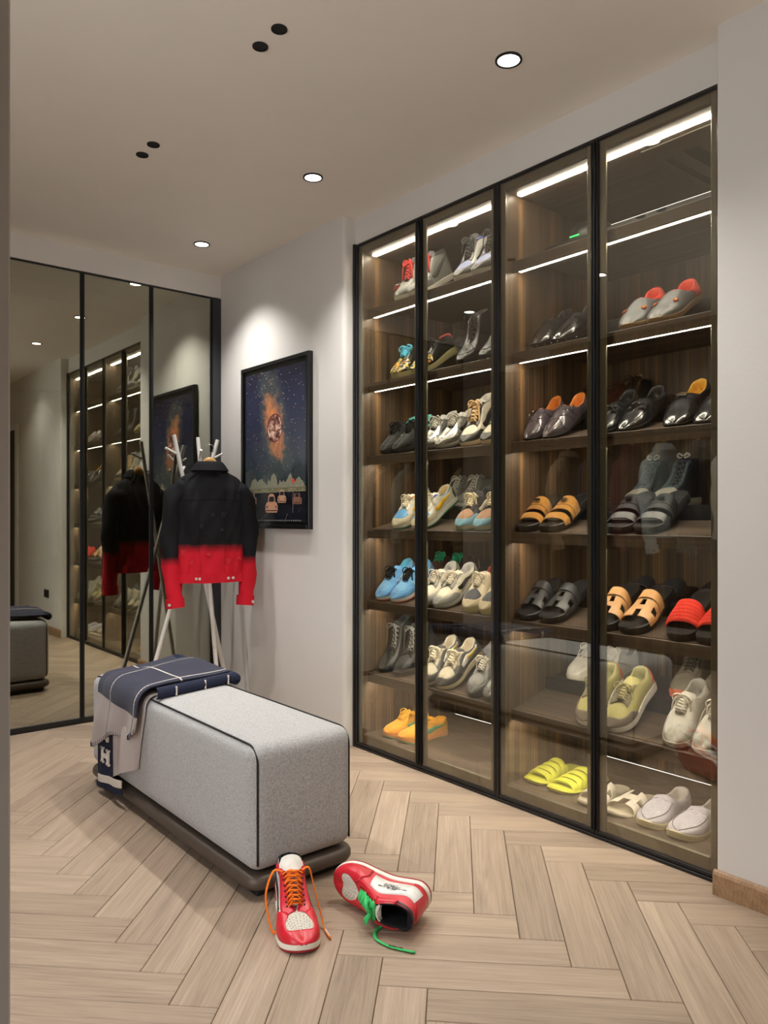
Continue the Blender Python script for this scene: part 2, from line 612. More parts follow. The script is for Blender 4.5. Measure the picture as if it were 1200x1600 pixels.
# ------------------------------------------------------------------ ceiling lamps
def ring_geo(c, r0, r1, z0, z1, n=40):
    V, Fc = [], []
    for (r, z) in ((r1, z1), (r1, z0), (r0, z0), (r0, z1)):
        for j in range(n):
            a = 2 * PI * j / n
            V.append((c[0] + r * math.cos(a), c[1] + r * math.sin(a), z))
    for k in range(3):
        for j in range(n):
            Fc.append((k * n + j, k * n + (j + 1) % n, (k + 1) * n + (j + 1) % n, (k + 1) * n + j))
    return V, Fc
def downlight(x, y, label, power, seen=True):
    e = empty('downlight', (x, y, CEIL - 0.006))
    tag(e, label, 'downlight', 'round recessed downlights')
    V, Fc = ring_geo((x, y), 0.036, 0.044, CEIL - 0.006, CEIL - 0.0002)
    auto_smooth(add('trim_ring', V, Fc, M_BLACKM, e))
    V, Fc = cyl_geo((x, y, CEIL - 0.0035), 0.0365, 0.003, 36)
    add('lens', V, Fc, M_LAMP, e)
    ld = bpy.data.lights.new('downlight_lamp', 'SPOT')
    ld.energy = power; ld.color = LAMP_COL
    ld.spot_size = math.radians(112); ld.spot_blend = 0.85
    ld.shadow_soft_size = 0.03
    lo = bpy.data.objects.new('downlight_lamp', ld); COL.objects.link(lo)
    lo.parent = e; lo.location = (0, 0, -0.012)
downlight(1.915, 1.673, 'largest round ceiling downlight, in front of the near glass doors', DOWNLIGHT_W)
downlight(1.915, 2.803, 'round ceiling downlight between the other two, above the bench', DOWNLIGHT_W)
downlight(1.915, 3.880, 'round ceiling downlight nearest the mirrored wardrobe, above the poster', DOWNLIGHT_W)
downlight(1.915, 0.560, 'round ceiling downlight out of frame above the camera', DOWNLIGHT_W * 0.3)
downlight(0.100, -0.950, 'unseen round ceiling lamp added behind the camera to brighten the jamb', DOWNLIGHT_W)  # added fill lamp, lifts the jamb beside the camera
downlight(0.620, 3.920, 'round ceiling downlight over the hanging clothes near the wardrobe', DOWNLIGHT_W * 1.25)
downlight(0.620, 2.803, 'round ceiling downlight over the middle of the hanging clothes', DOWNLIGHT_W * 1.25)

def pinhole(x, y, label):
    e = empty('pinhole_spotlight', (x, y, CEIL - 0.004))
    tag(e, label, 'spotlight', 'black pinhole spotlights in pairs')
    V, Fc = ring_geo((x, y), 0.020, 0.025, CEIL - 0.004, CEIL - 0.0002, 28)
    auto_smooth(add('trim_ring', V, Fc, M_MATBLACK, e))
    V, Fc = cyl_geo((x, y, CEIL - 0.0015), 0.0205, 0.0012, 28)
    add('dark_baffle', V, Fc, M_MATBLACK, e)
    ld = bpy.data.lights.new('pinhole_lamp', 'SPOT')
    ld.energy = PINHOLE_W; ld.color = LAMP_COL
    ld.spot_size = math.radians(75); ld.spot_blend = 0.6; ld.shadow_soft_size = 0.012
    lo = bpy.data.objects.new('pinhole_lamp', ld); COL.objects.link(lo)
    lo.parent = e; lo.location = (0, 0, -0.006)
pinhole(1.253, 2.017, 'black ceiling pinhole of the near pair, closer to the cabinet')
pinhole(1.253, 2.130, 'black ceiling pinhole of the near pair, closer to the wardrobe')
pinhole(1.253, 2.967, 'black ceiling pinhole of the far pair, closer to the cabinet')
pinhole(1.253, 3.080, 'black ceiling pinhole of the far pair, closer to the wardrobe')

# ------------------------------------------------------------------ shoe cabinet: two units
SHELF_Z = [2.182, 1.812, 1.450, 1.085, 0.730, 0.368]
XB, XF, XR = 2.975, 2.385, 2.60          # back panel, shelf front, riser front
BASE_Z, TOP_Z = 0.070, 2.455
SLOPE = 0.050
def extrude_y(name, prof, y0, y1, m, parent):
    n = len(prof)
    V = [(x, y0, z) for x, z in prof] + [(x, y1, z) for x, z in prof]
    Fc = [(i, (i + 1) % n, n + (i + 1) % n, n + i) for i in range(n)] + [tuple(range(n)), tuple(range(2 * n - 1, n - 1, -1))]
    return fix_normals(add(name, V, Fc, m, parent))

def cabinet_unit(y0, y1, yi0, yi1, label, doors):
    u = empty('shoe_cabinet', (2.65, (y0 + y1) / 2, 0))
    tag(u, label, 'cabinet', 'glass-fronted shoe cabinets')
    box('side_panel', XS + 0.012, XB + 0.02, yi1, y1, 0.012, 2.497, M_VEN_Z, u, 0.001)
    box('side_panel', XS + 0.012, XB + 0.02, y0, yi0, 0.012, 2.497, M_VEN_Z, u, 0.001)
    box('back_panel', XB, XB + 0.018, yi0, yi1, BASE_Z, TOP_Z, M_VEN_Z, u, 0.001)
    box('top_panel', XS + 0.012, XB, yi0, yi1, TOP_Z, 2.497, M_VEN_Y, u, 0.001)
    box('floor_panel', XS + 0.012, XB, yi0, yi1, 0.012, BASE_Z, M_VEN_Y, u, 0.002)
    box('led_strip', 2.398, 2.422, yi0 + 0.004, yi1 - 0.02, TOP_Z - 0.006, TOP_Z - 0.001, M_LED, u, 0.001)
    for z0 in SHELF_Z:
        prof = [(XF + 0.014, z0 - 0.036), (XF + 0.013, z0 - 0.044), (XF, z0 - 0.044), (XF, z0 - 0.002), (XF + 0.002, z0), (XF + 0.016, z0), (XF + 0.018, z0 - 0.004), (XF + 0.022, z0 - 0.004),
                (XF + 0.024, z0 + 0.001), (XR, z0 + SLOPE), (XB, z0 + SLOPE), (XB, z0 + 0.022), (XR, z0 + 0.022), (XF + 0.05, z0 - 0.030), (XF + 0.045, z0 - 0.036)]
        extrude_y('shelf', prof, yi0 + 0.001, yi1 - 0.001, M_VEN_Y, u)
        box('riser', XR, XB - 0.001, yi0 + 0.002, yi1 - 0.002, z0 + SLOPE, z0 + SLOPE + 0.055, M_RISER, u, 0.0015)
        box('led_strip', 2.400, 2.422, yi0 + 0.004, yi1 - 0.02, z0 - 0.041, z0 - 0.0362, M_LED, u, 0.001)
        for yy in (yi0, yi1):
            pass
    # rows of shelf-pin holes on the side panel facing the camera
    V, Fc = [], []
    parts = []
    for z0 in SHELF_Z[2:]:
        for dz in (0.08, 0.15, 0.22):
            parts.append(cyl_geo((2.436, yi1 - 0.0008, z0 + dz), 0.0028, 0.0006, 8, 'y'))
    V, Fc = joinp(parts)
    po = add('shelf_pin_holes', V, Fc, M_MATBLACK, u); po['kind'] = 'stuff'
    for (a, b, hs) in doors:
        z0, z1, s = 0.014, 2.500, 0.013
        parts = [cbox_geo(2.330, 2.350, a, a + s, z0, z1, .0015), cbox_geo(2.330, 2.350, b - s, b, z0, z1, .0015),
                 cbox_geo(2.332, 2.350, a + s, b - s, z0, z0 + 0.012, .001), cbox_geo(2.332, 2.350, a + s, b - s, z1 - 0.009, z1, .001)]
        V, Fc = joinp(parts)
        d = fix_normals(add('door', V, Fc, M_BLACK, u))
        box('glass_pane', 2.336, 2.341, a + s - 0.002, b - s + 0.002, z0 + 0.010, z1 - 0.007, M_GLASS, d, 0.0005)
        r = 0.026
        parts = [cbox_geo(2.343, 2.353, a + s, a + s + r, z0 + 0.012, z1 - 0.01, .002), cbox_geo(2.343, 2.353, b - s - r, b - s, z0 + 0.012, z1 - 0.01, .002),
                 cbox_geo(2.343, 2.353, a + s + r, b - s - r, z0 + 0.012, z0 + 0.058, .004), cbox_geo(2.343, 2.353, a + s + r, b - s - r, z1 - 0.040, z1 - 0.010, .002)]
        V, Fc = joinp(parts)
        fix_normals(add('rear_frame', V, Fc, M_BRONZE, d))
        hy = a + 0.0035 if hs < 0 else b - 0.0035
        box('handle', 2.319, 2.3302, hy - 0.003, hy + 0.003, 0.03, 2.485, M_BLACKM, d, 0.001)
    return u
unit_a = cabinet_unit(2.0855, 3.040, 2.102, 3.006, 'walnut shoe cabinet with two glass doors beside the poster wall, filled with sneakers',
                      [(2.5715, 3.038, -1), (2.1045, 2.5695, 1)])
unit_b = cabinet_unit(1.168, 2.0845, 1.186, 2.069, 'walnut shoe cabinet with two glass doors at the near end, holding loafers and sandals',
                      [(1.6355, 2.1025, -1), (1.1705, 1.6335, 1)])
# black outer frame of the run of doors
fr = empty('cabinet_frame', (2.35, 2.105, 0))
tag(fr, 'thin black metal frame around the run of glass shoe-cabinet doors', 'frame')
box('post', 2.326, 2.40, 3.0402, 3.0555, 0.0, 2.508, M_BLACK, fr)
box('post', 2.326, 2.40, 1.1545, 1.1678, 0.0, 2.508, M_BLACK, fr)
box('top_rail', 2.335, 2.356, 1.168, 3.0402, 2.5005, 2.5040, M_BLACK, fr, 0.0005)
box('floor_track', 2.328, 2.356, 1.168, 3.0402, 0.0, 0.0118, M_BLACK, fr, 0.001)

# vent hatch let into the top panel of the near unit
vt = box('vent_hatch', 2.457, 2.93, 1.20, 1.528, TOP_Z - 0.006, TOP_Z - 0.0005, mat((96, 90, 80), 0.5), unit_b, 0.002)
for (ya, yb, xa, xb) in ((1.488, 1.522, 2.577, 2.90), (1.385, 1.445, 2.560, 2.90)):
    box('vent_slot', xa, xb, ya - 0.02, yb - 0.02, TOP_Z - 0.0075, TOP_Z - 0.0055, M_MATBLACK, vt, 0.0005)

# small dark device with a green light on the top shelf of the near unit
rz = SHELF_Z[0] + SLOPE + 0.055
rt = empty('wireless_router', (2.69, 1.90, rz + .0005))
tag(rt, 'low black domed device with a green indicator light on the top shelf', 'router')
nu, nv = 24, 8
V, Fc = [], []
for i in range(nv):
    t = i / (nv - 1); rr = 0.085 * math.cos(t * PI / 2 * 0.96) ** 0.55; zz = 0.078 * math.sin(t * PI / 2)
    V += [(rr * math.cos(2 * PI * j / nu), rr * 1.15 * math.sin(2 * PI * j / nu), zz) for j in range(nu)]
for i in range(nv - 1):
    Fc += [(i * nu + j, i * nu + (j + 1) % nu, (i + 1) * nu + (j + 1) % nu, (i + 1) * nu + j) for j in range(nu)]
Fc += [tuple(range(nu - 1, -1, -1)), tuple((nv - 1) * nu + j for j in range(nu))]
auto_smooth(raw('body', V, Fc, M_BLACK, rt), 40)
V, Fc = cbox_geo(-0.0875, -0.0845, 0.000, 0.045, 0.008, 0.013, 0.0005)
fix_normals(raw('indicator_light', V, Fc, M_GREEN, rt, False))

# ------------------------------------------------------------------ mirrored wardrobe
wd = empty('wardrobe', (1.2, 4.6, 0))
tag(wd, 'tall wardrobe with bronze mirror-glass doors in black frames', 'wardrobe')
WX0 = 0.25
M_WINT = veneer_mat('wardrobe_inside', [(0.3, lin((88, 74, 58))), (0.7, lin((128, 110, 88)))], 2)
box('back_panel', WX0, 2.262, 4.93, 4.95, 0.03, 2.48, M_WINT, wd, 0.001)
box('side_panel', WX0, WX0 + 0.02, YM + 0.03, 4.93, 0.0, 2.50, M_WINT, wd, 0.001)
box('side_panel', 2.242, 2.262, YM + 0.03, 4.93, 0.0, 2.50, M_WINT, wd, 0.001)
box('top_panel', WX0 + 0.02, 2.242, YM + 0.03, 4.93, 2.48, 2.50, M_WINT, wd, 0.001)
box('floor_panel', WX0 + 0.02, 2.242, YM + 0.03, 4.93, 0.0, 0.03, M_WINT, wd, 0.001)
box('filler_panel', 2.2145, 2.2715, YM - 0.004, YM + 0.028, 0.0, 2.5045, mat((58, 60, 64), 0.32, metal=0.3, var=0.02, bstr=0.02), wd)
V, Fc = tube_geo([(WX0 + 0.03, 4.64, 1.868), (2.238, 4.64, 1.868)], 0.013, 12)
add('hanging_rail', V, Fc, M_BLACKM, wd, True)
box('fill_strip_screen', WX0 + 0.021, 2.241, YM + 0.045, YM + 0.055, 2.415, 2.4795, M_WINT, wd, 0.001)  # board added only to hide the fill strip behind it
box('led_strip', WX0 + 0.05, 2.20, YM + 0.06, YM + 0.072, 2.474, 2.4795, emit_mat('wardrobe_fill_glow', (1.0, 0.93, 0.84, 1), 14.0), wd, 0.0005)  # glowing strip added to brighten the jacket behind the glass
for (a, b) in ((0.645, 1.0315), (1.0335, 1.4235), (1.4255, 1.8215), (1.8235, 2.2125), (0.255, 0.643)):
    z0, z1, s = 0.030, 2.5045, 0.011
    parts = [cbox_geo(a, a + s, YM, YM + 0.024, z0 - 0.022, z1, .0015), cbox_geo(b - s, b, YM, YM + 0.024, z0 - 0.022, z1, .0015),
             cbox_geo(a + s, b - s, YM + 0.001, YM + 0.024, z0 - 0.022, z0 + 0.004, .001), cbox_geo(a + s, b - s, YM + 0.001, YM + 0.024, z1 - 0.007, z1, .001)]
    V, Fc = joinp(parts)
    d = fix_normals(add('door', V, Fc, M_BLACK, wd))
    box('mirror_glass', a + s - 0.002, b - s + 0.002, YM + 0.006, YM + 0.011, z0 + 0.002, z1 - 0.005, M_MIRROR, d, 0.0005)
    box('handle', b - 0.006, b - 0.001, YM - 0.008, YM + 0.0002, 0.04, 2.49, M_BLACKM, d, 0.001)
box('floor_track', WX0, 2.2125, YM + 0.002, YM + 0.024, 0.0, 0.0075, M_BLACK, wd, 0.0005)

# ------------------------------------------------------------------ shoes
def ci(pts):
    xs = np.array([p[0] for p in pts], float); ys = np.array([p[1] for p in pts], float)
    d = np.diff(ys) / np.diff(xs)
    m = np.zeros(len(xs))
    m[0], m[-1] = d[0], d[-1]
    for i in range(1, len(xs) - 1):
        m[i] = 0 if d[i - 1] * d[i] <= 0 else 2 * d[i - 1] * d[i] / (d[i - 1] + d[i])
    def f(x):
        x = np.clip(np.asarray(x, float), xs[0], xs[-1])
        i = np.clip(np.searchsorted(xs, x) - 1, 0, len(xs) - 2)
        h = xs[i + 1] - xs[i]; t = (x - xs[i]) / h
        return ((2 * t ** 3 - 3 * t ** 2 + 1) * ys[i] + (t ** 3 - 2 * t ** 2 + t) * h * m[i] + (-2 * t ** 3 + 3 * t ** 2) * ys[i + 1] + (t ** 3 - t ** 2) * h * m[i + 1])
    return f
_HW = ci([(0, .70), (.15, .72), (.35, .69), (.55, .84), (.72, 1.0), (.86, .97), (1, .88)])
def hw_of(u, W, pointed=0.0):
    u = np.asarray(u, float)
    a = np.sqrt(np.clip(1 - (1 - np.clip(u / .13, 0, 1)) ** 2, 0, 1))
    e = .23 + .15 * pointed
    b = np.clip(1 - (1 - np.clip((1 - u) / e, 0, 1)) ** 2, 0, 1) ** (.44 + .30 * pointed)
    return W / 2 * _HW(u) * a * b

STY = {
 'low': dict(x=[(0, .015), (.1, .09), (.22, .21), (.34, .34), (.42, .42), (.6, .585), (.72, .68), (.86, .83), (1, .95)],
             y=[(0, 0), (.03, .017), (.07, .026), (.13, .031), (.24, .032), (.34, .027), (.42, .020), (.52, .013), (.62, .008), (.68, 0), (1, 0)],
             z=[(0, .090), (.1, .087), (.22, .074), (.34, .079), (.42, .095), (.52, .087), (.62, .075), (.72, .064), (.86, .052), (1, .036)], open=.42, lace=(.435, .625)),
 'mid': dict(x=[(0, .0), (.1, .07), (.22, .18), (.34, .29), (.42, .37), (.6, .565), (.72, .68), (.86, .83), (1, .95)],
             y=[(0, 0), (.03, .018), (.07, .027), (.13, .032), (.24, .033), (.34, .030), (.42, .023), (.52, .014), (.62, .009), (.68, 0), (1, 0)],
             z=[(0, .148), (.1, .146), (.22, .138), (.34, .140), (.42, .140), (.52, .112), (.62, .082), (.72, .067), (.86, .053), (1, .036)], open=.42, lace=(.43, .63)),
 'boot': dict(x=[(0, .0), (.1, .06), (.22, .16), (.34, .26), (.42, .33), (.55, .45), (.72, .68), (.86, .83), (1, .95)],
             y=[(0, 0), (.03, .019), (.07, .029), (.13, .035), (.24, .037), (.34, .034), (.42, .026), (.52, .015), (.62, .009), (.68, 0), (1, 0)],
             z=[(0, .185), (.1, .184), (.22, .180), (.34, .182), (.42, .178), (.52, .128), (.62, .088), (.72, .068), (.86, .053), (1, .036)], open=.42, lace=(.43, .63)),
 'loafer': dict(x=[(0, .015), (.1, .09), (.22, .21), (.34, .33), (.44, .43), (.5, .47), (.6, .57), (.72, .69), (.86, .84), (1, .96)],
             y=[(0, 0), (.03, .016), (.07, .025), (.13, .030), (.24, .033), (.34, .032), (.42, .025), (.47, .016), (.51, 0), (1, 0)],
             z=[(0, .082), (.1, .074), (.22, .058), (.34, .058), (.44, .072), (.5, .082), (.6, .072), (.72, .057), (.86, .044), (1, .028)], open=.51, lace=None),
}

class Shoe:
    def __init__(s, name, label, cat, group, style='low', side=1, L=0.285, W=0.104, sole=(0.028, 0.022), pointed=0.0, puff=1.0, zmul=1.0):
        s.root = empty(name, (0, 0, 0))
        tag(s.root, label, cat, group)
        s.L, s.W, s.side, s.pt = L, W, side, pointed
        s.sole_h = sole
        st = STY[style]
        s.st = st
        s.fx, s.fy = ci(st['x']), ci(st['y'])
        zm = [(a, b * zmul) for a, b in st['z']]
        s.fz = ci(zm)
        s.puff = puff
    # -- shape functions
    def cen(s, u): return s.side * 0.013 * np.clip((np.asarray(u) - .35) / .65, 0, 1) ** 1.6
    def spring(s, u): return 0.013 * np.clip((np.asarray(u) - .74) / .26, 0, 1) ** 2
    def ztop(s, u):
        h0, h1 = s.sole_h
        return h0 + (h1 - h0) * np.clip((np.asarray(u) - .25) / .35, 0, 1) + s.spring(u)
    def P(s, sd, S, v, off=0.0):
        S = np.asarray(S, float); v = np.asarray(v, float)
        u = (1 - np.cos(PI * S)) / 2
        hb = hw_of(u, s.W, s.pt)
        xb, yb, zb = u * s.L, hb, s.ztop(u) - .003
        xt, yt, zt = s.fx(S) * s.L, np.minimum(s.fy(S), hw_of(np.clip(s.fx(S), 0, 1), s.W, s.pt) * .93), s.fz(S) + s.sole_h[1] - .022
        th = v * PI / 2
        e = .92 - .22 * np.clip((S - .45) / .4, 0, 1)
        cy = np.cos(th) ** e
        y = yt + (yb - yt) * cy + .004 * s.puff * np.sin(2 * th) * np.clip(hb / .02, 0, 1)
        z = zb + (zt - zb) * (np.sin(th) ** (.95))
        x = xb + (xt - xb) * (1 - np.cos(th)) ** 1.0
        c = s.cen(x / s.L)
        return np.stack([x, sd * y + c, z], axis=-1)
    def PN(s, sd, S, v, off):
        """surface point pushed out by off"""
        p = s.P(sd, S, v)
        e = .012
        a = s.P(sd, np.clip(S + e, 0, 1), v) - s.P(sd, np.clip(S - e, 0, 1), v)
        b = s.P(sd, S, np.clip(v + e, 0, .999)) - s.P(sd, S, np.clip(v - e, 0, .999))
        n = -np.cross(a, b) * sd
        onc = np.abs(p[..., 1] - s.cen(p[..., 0] / s.L)) < 2e-4
        n[..., 1] = np.where(onc, 0.0, n[..., 1])
        n /= np.maximum(np.linalg.norm(n, axis=-1, keepdims=True), 1e-9)
        return p + n * off
    # -- parts
    def add(s, name, V, Fc, m, parent=None, smooth=True, ang=None, label=None):
        o = raw(name, V, Fc, m, parent or s.root, smooth)
        if ang: auto_smooth(o, ang)
        if label: o['label'] = label
        return o
    def merged(s, name, V, Fc, m, d=3e-4, ang=50, parent=None):
        o = raw(name, V, Fc, m, parent or s.root, True)
        bm = bmesh.new(); bm.from_mesh(o.data)
        bmesh.ops.remove_doubles(bm, verts=bm.verts, dist=d)
        bmesh.ops.recalc_face_normals(bm, faces=bm.faces)
        bm.to_mesh(o.data); bm.free()
        o.data.polygons.foreach_set('use_smooth', [True] * len(o.data.polygons))
        return o
    def upper(s, m, lining, name='upper', ns=33, nv=10):
        S = np.linspace(0, 1, ns) ; v = np.linspace(0, 1, nv)
        SS, VV = np.meshgrid(S, v, indexing='ij')
        V, Fc = [], []
        for sd in (1, -1):
            G = s.P(sd, SS, VV)
            b = len(V); V.extend(G.reshape(-1, 3)); Fc += grid_faces(ns, nv, b, flip=sd < 0)
        s.up = s.merged(name, V, Fc, m)
        # lining: rim rolls inwards and drops to the insole
        so = s.st['open'] if s.st['lace'] is None else .66
        S = np.linspace(0, so, 18)
        rim = {sd: s.P(sd, S, np.ones_like(S)) for sd in (1, -1)}
        V, Fc = [], []
        for sd in (1, -1):
            R = rim[sd]
            u = (1 - np.cos(PI * S)) / 2
            cx = s.L * np.clip(s.fx(S), .05, .7)
            cyl = s.cen(cx / s.L)
            cent = np.stack([cx, cyl, R[:, 2]], -1)
            cols = [R]
            dirv = cent - R; dl = np.linalg.norm(dirv[:, :2], axis=1)[:, None]
            back = np.clip((.1 - S) / .1, 0, 1)[:, None] * np.array([[.006, 0, 0]])
            hz = (s.ztop(u) + .004)
            inw = np.minimum(.004 / np.maximum(dl, 1e-6), .5)
            p1 = R + dirv * inw + back + np.array([0, 0, .002]); cols.append(p1)
            p2 = R + dirv * np.minimum(.0075 / np.maximum(dl, 1e-6), .7) + back * 1.6; p2[:, 2] = R[:, 2] - .003; cols.append(p2)
            p3 = p2.copy(); p3[:, 2] = R[:, 2] * .45 + hz * .55; cols.append(p3)
            p4 = p2 + (cent - p2) * .25; p4[:, 2] = hz; cols.append(p4)
            p5 = cent.copy(); p5[:, 2] = hz; cols.append(p5)
            G = np.stack(cols, 1)
            b = len(V); V.extend(G.reshape(-1, 3)); Fc += grid_faces(len(S), len(cols), b, flip=sd < 0)
        s.merged('lining', V, Fc, lining)
    def outline(s, grow, zf, n=26):
        t = np.linspace(0, 1, n); u = (1 - np.cos(PI * t)) / 2
        h = hw_of(u, s.W, s.pt) * (1 + grow * 6) + grow * np.clip(hw_of(u, s.W, s.pt) / .01, 0, 1)
        x = u * (s.L + 2 * grow) - grow
        c = s.cen(u)
        r = np.stack([x, c + h, zf(u)], -1); l = np.stack([x, c - h, zf(u)], -1)
        return np.vstack([r, l[::-1][1:-1]]), n
    def prism(s, name, levels, m, ribs=0, parent=None):
        """stack of outline rings: (grow, height function)"""
        V, Fc = [], []
        for g, zf in levels:
            ring, n = s.outline(g, zf)
            V.append(ring)
        k = len(V[0])
        V = np.vstack(V)
        for i in range(len(levels) - 1):
            for j in range(k):
                Fc.append((i * k + j, i * k + (j + 1) % k, (i + 1) * k + (j + 1) % k, (i + 1) * k + j))
        for lev, fl in ((0, True), (len(levels) - 1, False)):
            b = lev * k
            for j in range(n - 1):
                a0, a1 = j, j + 1
                l0 = (k - j) % k if j > 0 else 0
                l1 = (k - j - 1) if j + 1 < n - 1 else n - 1
                q = [b + a0, b + a1, b + l1, b + l0]
                q2 = []
                for i_ in q:
                    if i_ not in q2: q2.append(i_)
                if len(q2) >= 3: Fc.append(tuple(q2))
        o = raw(name, V, Fc, m, parent or s.root, True)
        auto_smooth(o, 42)
        return o
    def soles(s, m_mid, m_out, split=.35, grow=.0025, welt=False, names=('midsole', 'outsole')):
        sp = s.spring; zt = s.ztop
        s.prism(names[1], [(grow - .004, lambda u: sp(u) + 0.0), (grow, lambda u: sp(u) + .003), (grow, lambda u: sp(u) + (zt(u) - sp(u)) * split)], m_out)
        s.prism(names[0], [(grow, lambda u: sp(u) + (zt(u) - sp(u)) * split), (grow + .001, lambda u: sp(u) + (zt(u) - sp(u)) * .62), (grow, lambda u: zt(u) - .001), (grow - .004, lambda u: zt(u) + .0005)], m_mid)
    def panel(s, name, s0, s1, v0, v1, m, off=.0016, sides=(1, -1), ns=12, nv=6, parent=None, label=None):
        V, Fc = [], []
        t = np.linspace(0, 1, ns); r = np.linspace(0, 1, nv)
        tt = np.concatenate([[0], t, [1]]); rr = np.concatenate([[0], r, [1]])
        for sd in sides:
            Sg = s0 + (s1 - s0) * tt
            a = np.array([v0(x) if callable(v0) else v0 for x in Sg]); b = np.array([v1(x) if callable(v1) else v1 for x in Sg])
            SS = np.repeat(Sg[:, None], len(rr), 1); VV = a[:, None] + (b - a)[:, None] * rr[None, :]
            O = np.full(SS.shape, off); O[0, :] = off if s0 <= 0 else -.0008; O[-1, :] = off if s1 >= 1 else -.0008; O[:, 0] = -.0008
            O[:, -1] = np.where(VV[:, -1] > .985, off, -.0008)
            G = s.PN(sd, SS, VV, O[..., None])
            c = len(V); V.extend(G.reshape(-1, 3)); Fc += grid_faces(len(tt), len(rr), c, flip=sd < 0)
        o = s.merged(name, V, Fc, m, 1.5e-4, parent=parent or s.up)
        if label: o['label'] = label
        return o
    def strip(s, name, lo, hi, m, off=.0022, sides=(1, -1), n=22, parent=None, label=None):
        """band between two curves drawn in (s, v) on the side of the upper"""
        lo = spline(lo, n); hi = spline(hi, n)
        V, Fc = [], []
        for sd in sides:
            rows = []
            for f, o in ((0, -.0006), (0.02, off), (.35, off * 1.15), (.65, off * 1.15), (.98, off), (1, -.0006)):
                q = lo + (hi - lo) * f
                rows.append(s.PN(sd, q[:, 0], q[:, 1], np.full((n, 1), o)))
            G = np.stack(rows, 1)
            b = len(V); V.extend(G.reshape(-1, 3)); Fc += grid_faces(n, 6, b, flip=sd < 0)
        o = s.merged(name, V, Fc, m, 1e-6, parent=parent or s.up)
        if label: o['label'] = label
        return o
    def swoosh(s, m, sides=(1, -1), hi=.0):
        lo_ = [(.10, .80 + hi), (.22, .56 + hi), (.36, .30 + hi), (.46, .16 + hi), (.53, .17 + hi), (.57, .30 + hi), (.575, .46 + hi)]
        hi_ = [(.10, .80 + hi), (.23, .63 + hi), (.36, .46 + hi), (.45, .38 + hi), (.51, .37 + hi), (.55, .41 + hi), (.575, .46 + hi)]
        return s.strip('side_emblem', lo_, hi_, m, sides=sides)
    def tongue(s, m, rise=.022, width=.056, th=.010, lean=.02):
        S = np.linspace(.64, s.st['open'], 7)
        p = (s.P(1, S, np.ones_like(S)) + s.P(-1, S, np.ones_like(S))) / 2
        p[:, 2] -= .003
        d = p[-1] - p[-3]; d /= np.linalg.norm(d)
        ext = [p[-1] + d * rise * f + np.array([0, 0, .0]) for f in (.35, .7, 1.0)]
        p = np.vstack([p, ext])
        n = len(p); k = 7
        ww = np.interp(np.linspace(0, 1, n), [0, .3, .75, .95, 1], [.020, .030, width, width * .96, width * .7])
        G = np.zeros((n, k, 3))
        for j in range(k):
            a = -1 + 2 * j / (k - 1)
            G[:, j] = p
            G[:, j, 1] += a * ww / 2
            G[:, j, 2] -= .012 * a * a * (ww / .05)
            G[:, j, 0] += -.004 * a * a
        V, Fc = shell_geo(G, th)
        o = s.add('tongue', V, Fc, m, ang=60)
        s.tg = p
        return o
    def laces(s, m, n=6, r=.0032, bow=True, flat=.45, loops=.035, tails=.05, straight=False, name='laces', lift=.0065, seed=0):
        rg = np.random.RandomState(seed + 3)
        a, b = s.st['lace']
        S = np.linspace(b, a + .005, n)
        parts = []
        L = [s.PN(-1, np.array(q), np.array(.9), .003) for q in S]; R = [s.PN(1, np.array(q), np.array(.9), .003) for q in S]
        def arc(p, q, h):
            mid = (p + q) / 2 + np.array([0.004, 0, h]); 
            return spline([p - np.array([0, 0, .003]), p * .75 + q * .25 + np.array([0.002, 0, h * .8]), mid, p * .25 + q * .75 + np.array([0.002, 0, h * .8]), q - np.array([0, 0, .003])], 8)
        for i in range(n):
            parts.append(tube_geo(arc(L[i], R[i], lift), r, 6, flat))
            if i + 1 < n and not straight:
                parts.append(tube_geo(arc(L[i], R[i + 1], lift + r * .9), r, 6, flat)); parts.append(tube_geo(arc(R[i], L[i + 1], lift + r * 1.2), r, 6, flat))
        if bow:
            c = (L[-1] + R[-1]) / 2 + np.array([0.006, 0, lift + .006])
            for sg in (1, -1):
                q = loops * (1 + .2 * rg.rand())
                lp = spline([c, c + np.array([.008, sg * q * .5, .012]), c + np.array([.014, sg * q, .002]), c + np.array([.022, sg * q * .8, -.012]), c + np.array([.012, sg * q * .35, -.004]), c], 14)
                parts.append(tube_geo(lp, r, 6, flat))
                e = tails * (1 + .3 * rg.rand())
                tl = spline([c, c + np.array([.012, sg * .014, .003]), c + np.array([.022, sg * .030, -.014]), c + np.array([.028 + e * .3, sg * .036, -.02 - e * .6])], 10)
                parts.append(tube_geo(tl, r, 6, flat))
        V, Fc = joinp(parts)
        return s.add(name, V, Fc, m)
    def seam(s, name, path, m, r=.0011, sides=(1, -1), n=24, off=.001):
        parts = []
        q = spline(path, n)
        for sd in sides:
            parts.append(tube_geo(s.PN(sd, q[:, 0], q[:, 1], np.full((n, 1), off)), r, 5))
        V, Fc = joinp(parts)
        return s.add(name, V, Fc, m, s.up)
    def band(s, name, path, width, th, m, parent=None):
        """strap that crosses over the upper: path list of (s, v) on +1 side mirrored over the top"""
        q = spline(path, 10)
        pr = s.PN(1, q[:, 0], q[:, 1], np.full((10, 1), th * .5)); pl = s.PN(-1, q[:, 0], q[:, 1], np.full((10, 1), th * .5))
        C = np.vstack([pl[:-1], ((pl[-1] + pr[-1]) / 2)[None], pr[::-1][1:]])
        T = np.gradient(C, axis=0); T /= np.linalg.norm(T, axis=1)[:, None]
        ax = np.array([1.0, 0, -.35]); ax /= np.linalg.norm(ax)
        G = np.stack([C - ax * width / 2, C - ax * width / 6, C + ax * width / 6, C + ax * width / 2], 1)
        V, Fc = shell_geo(G, th)
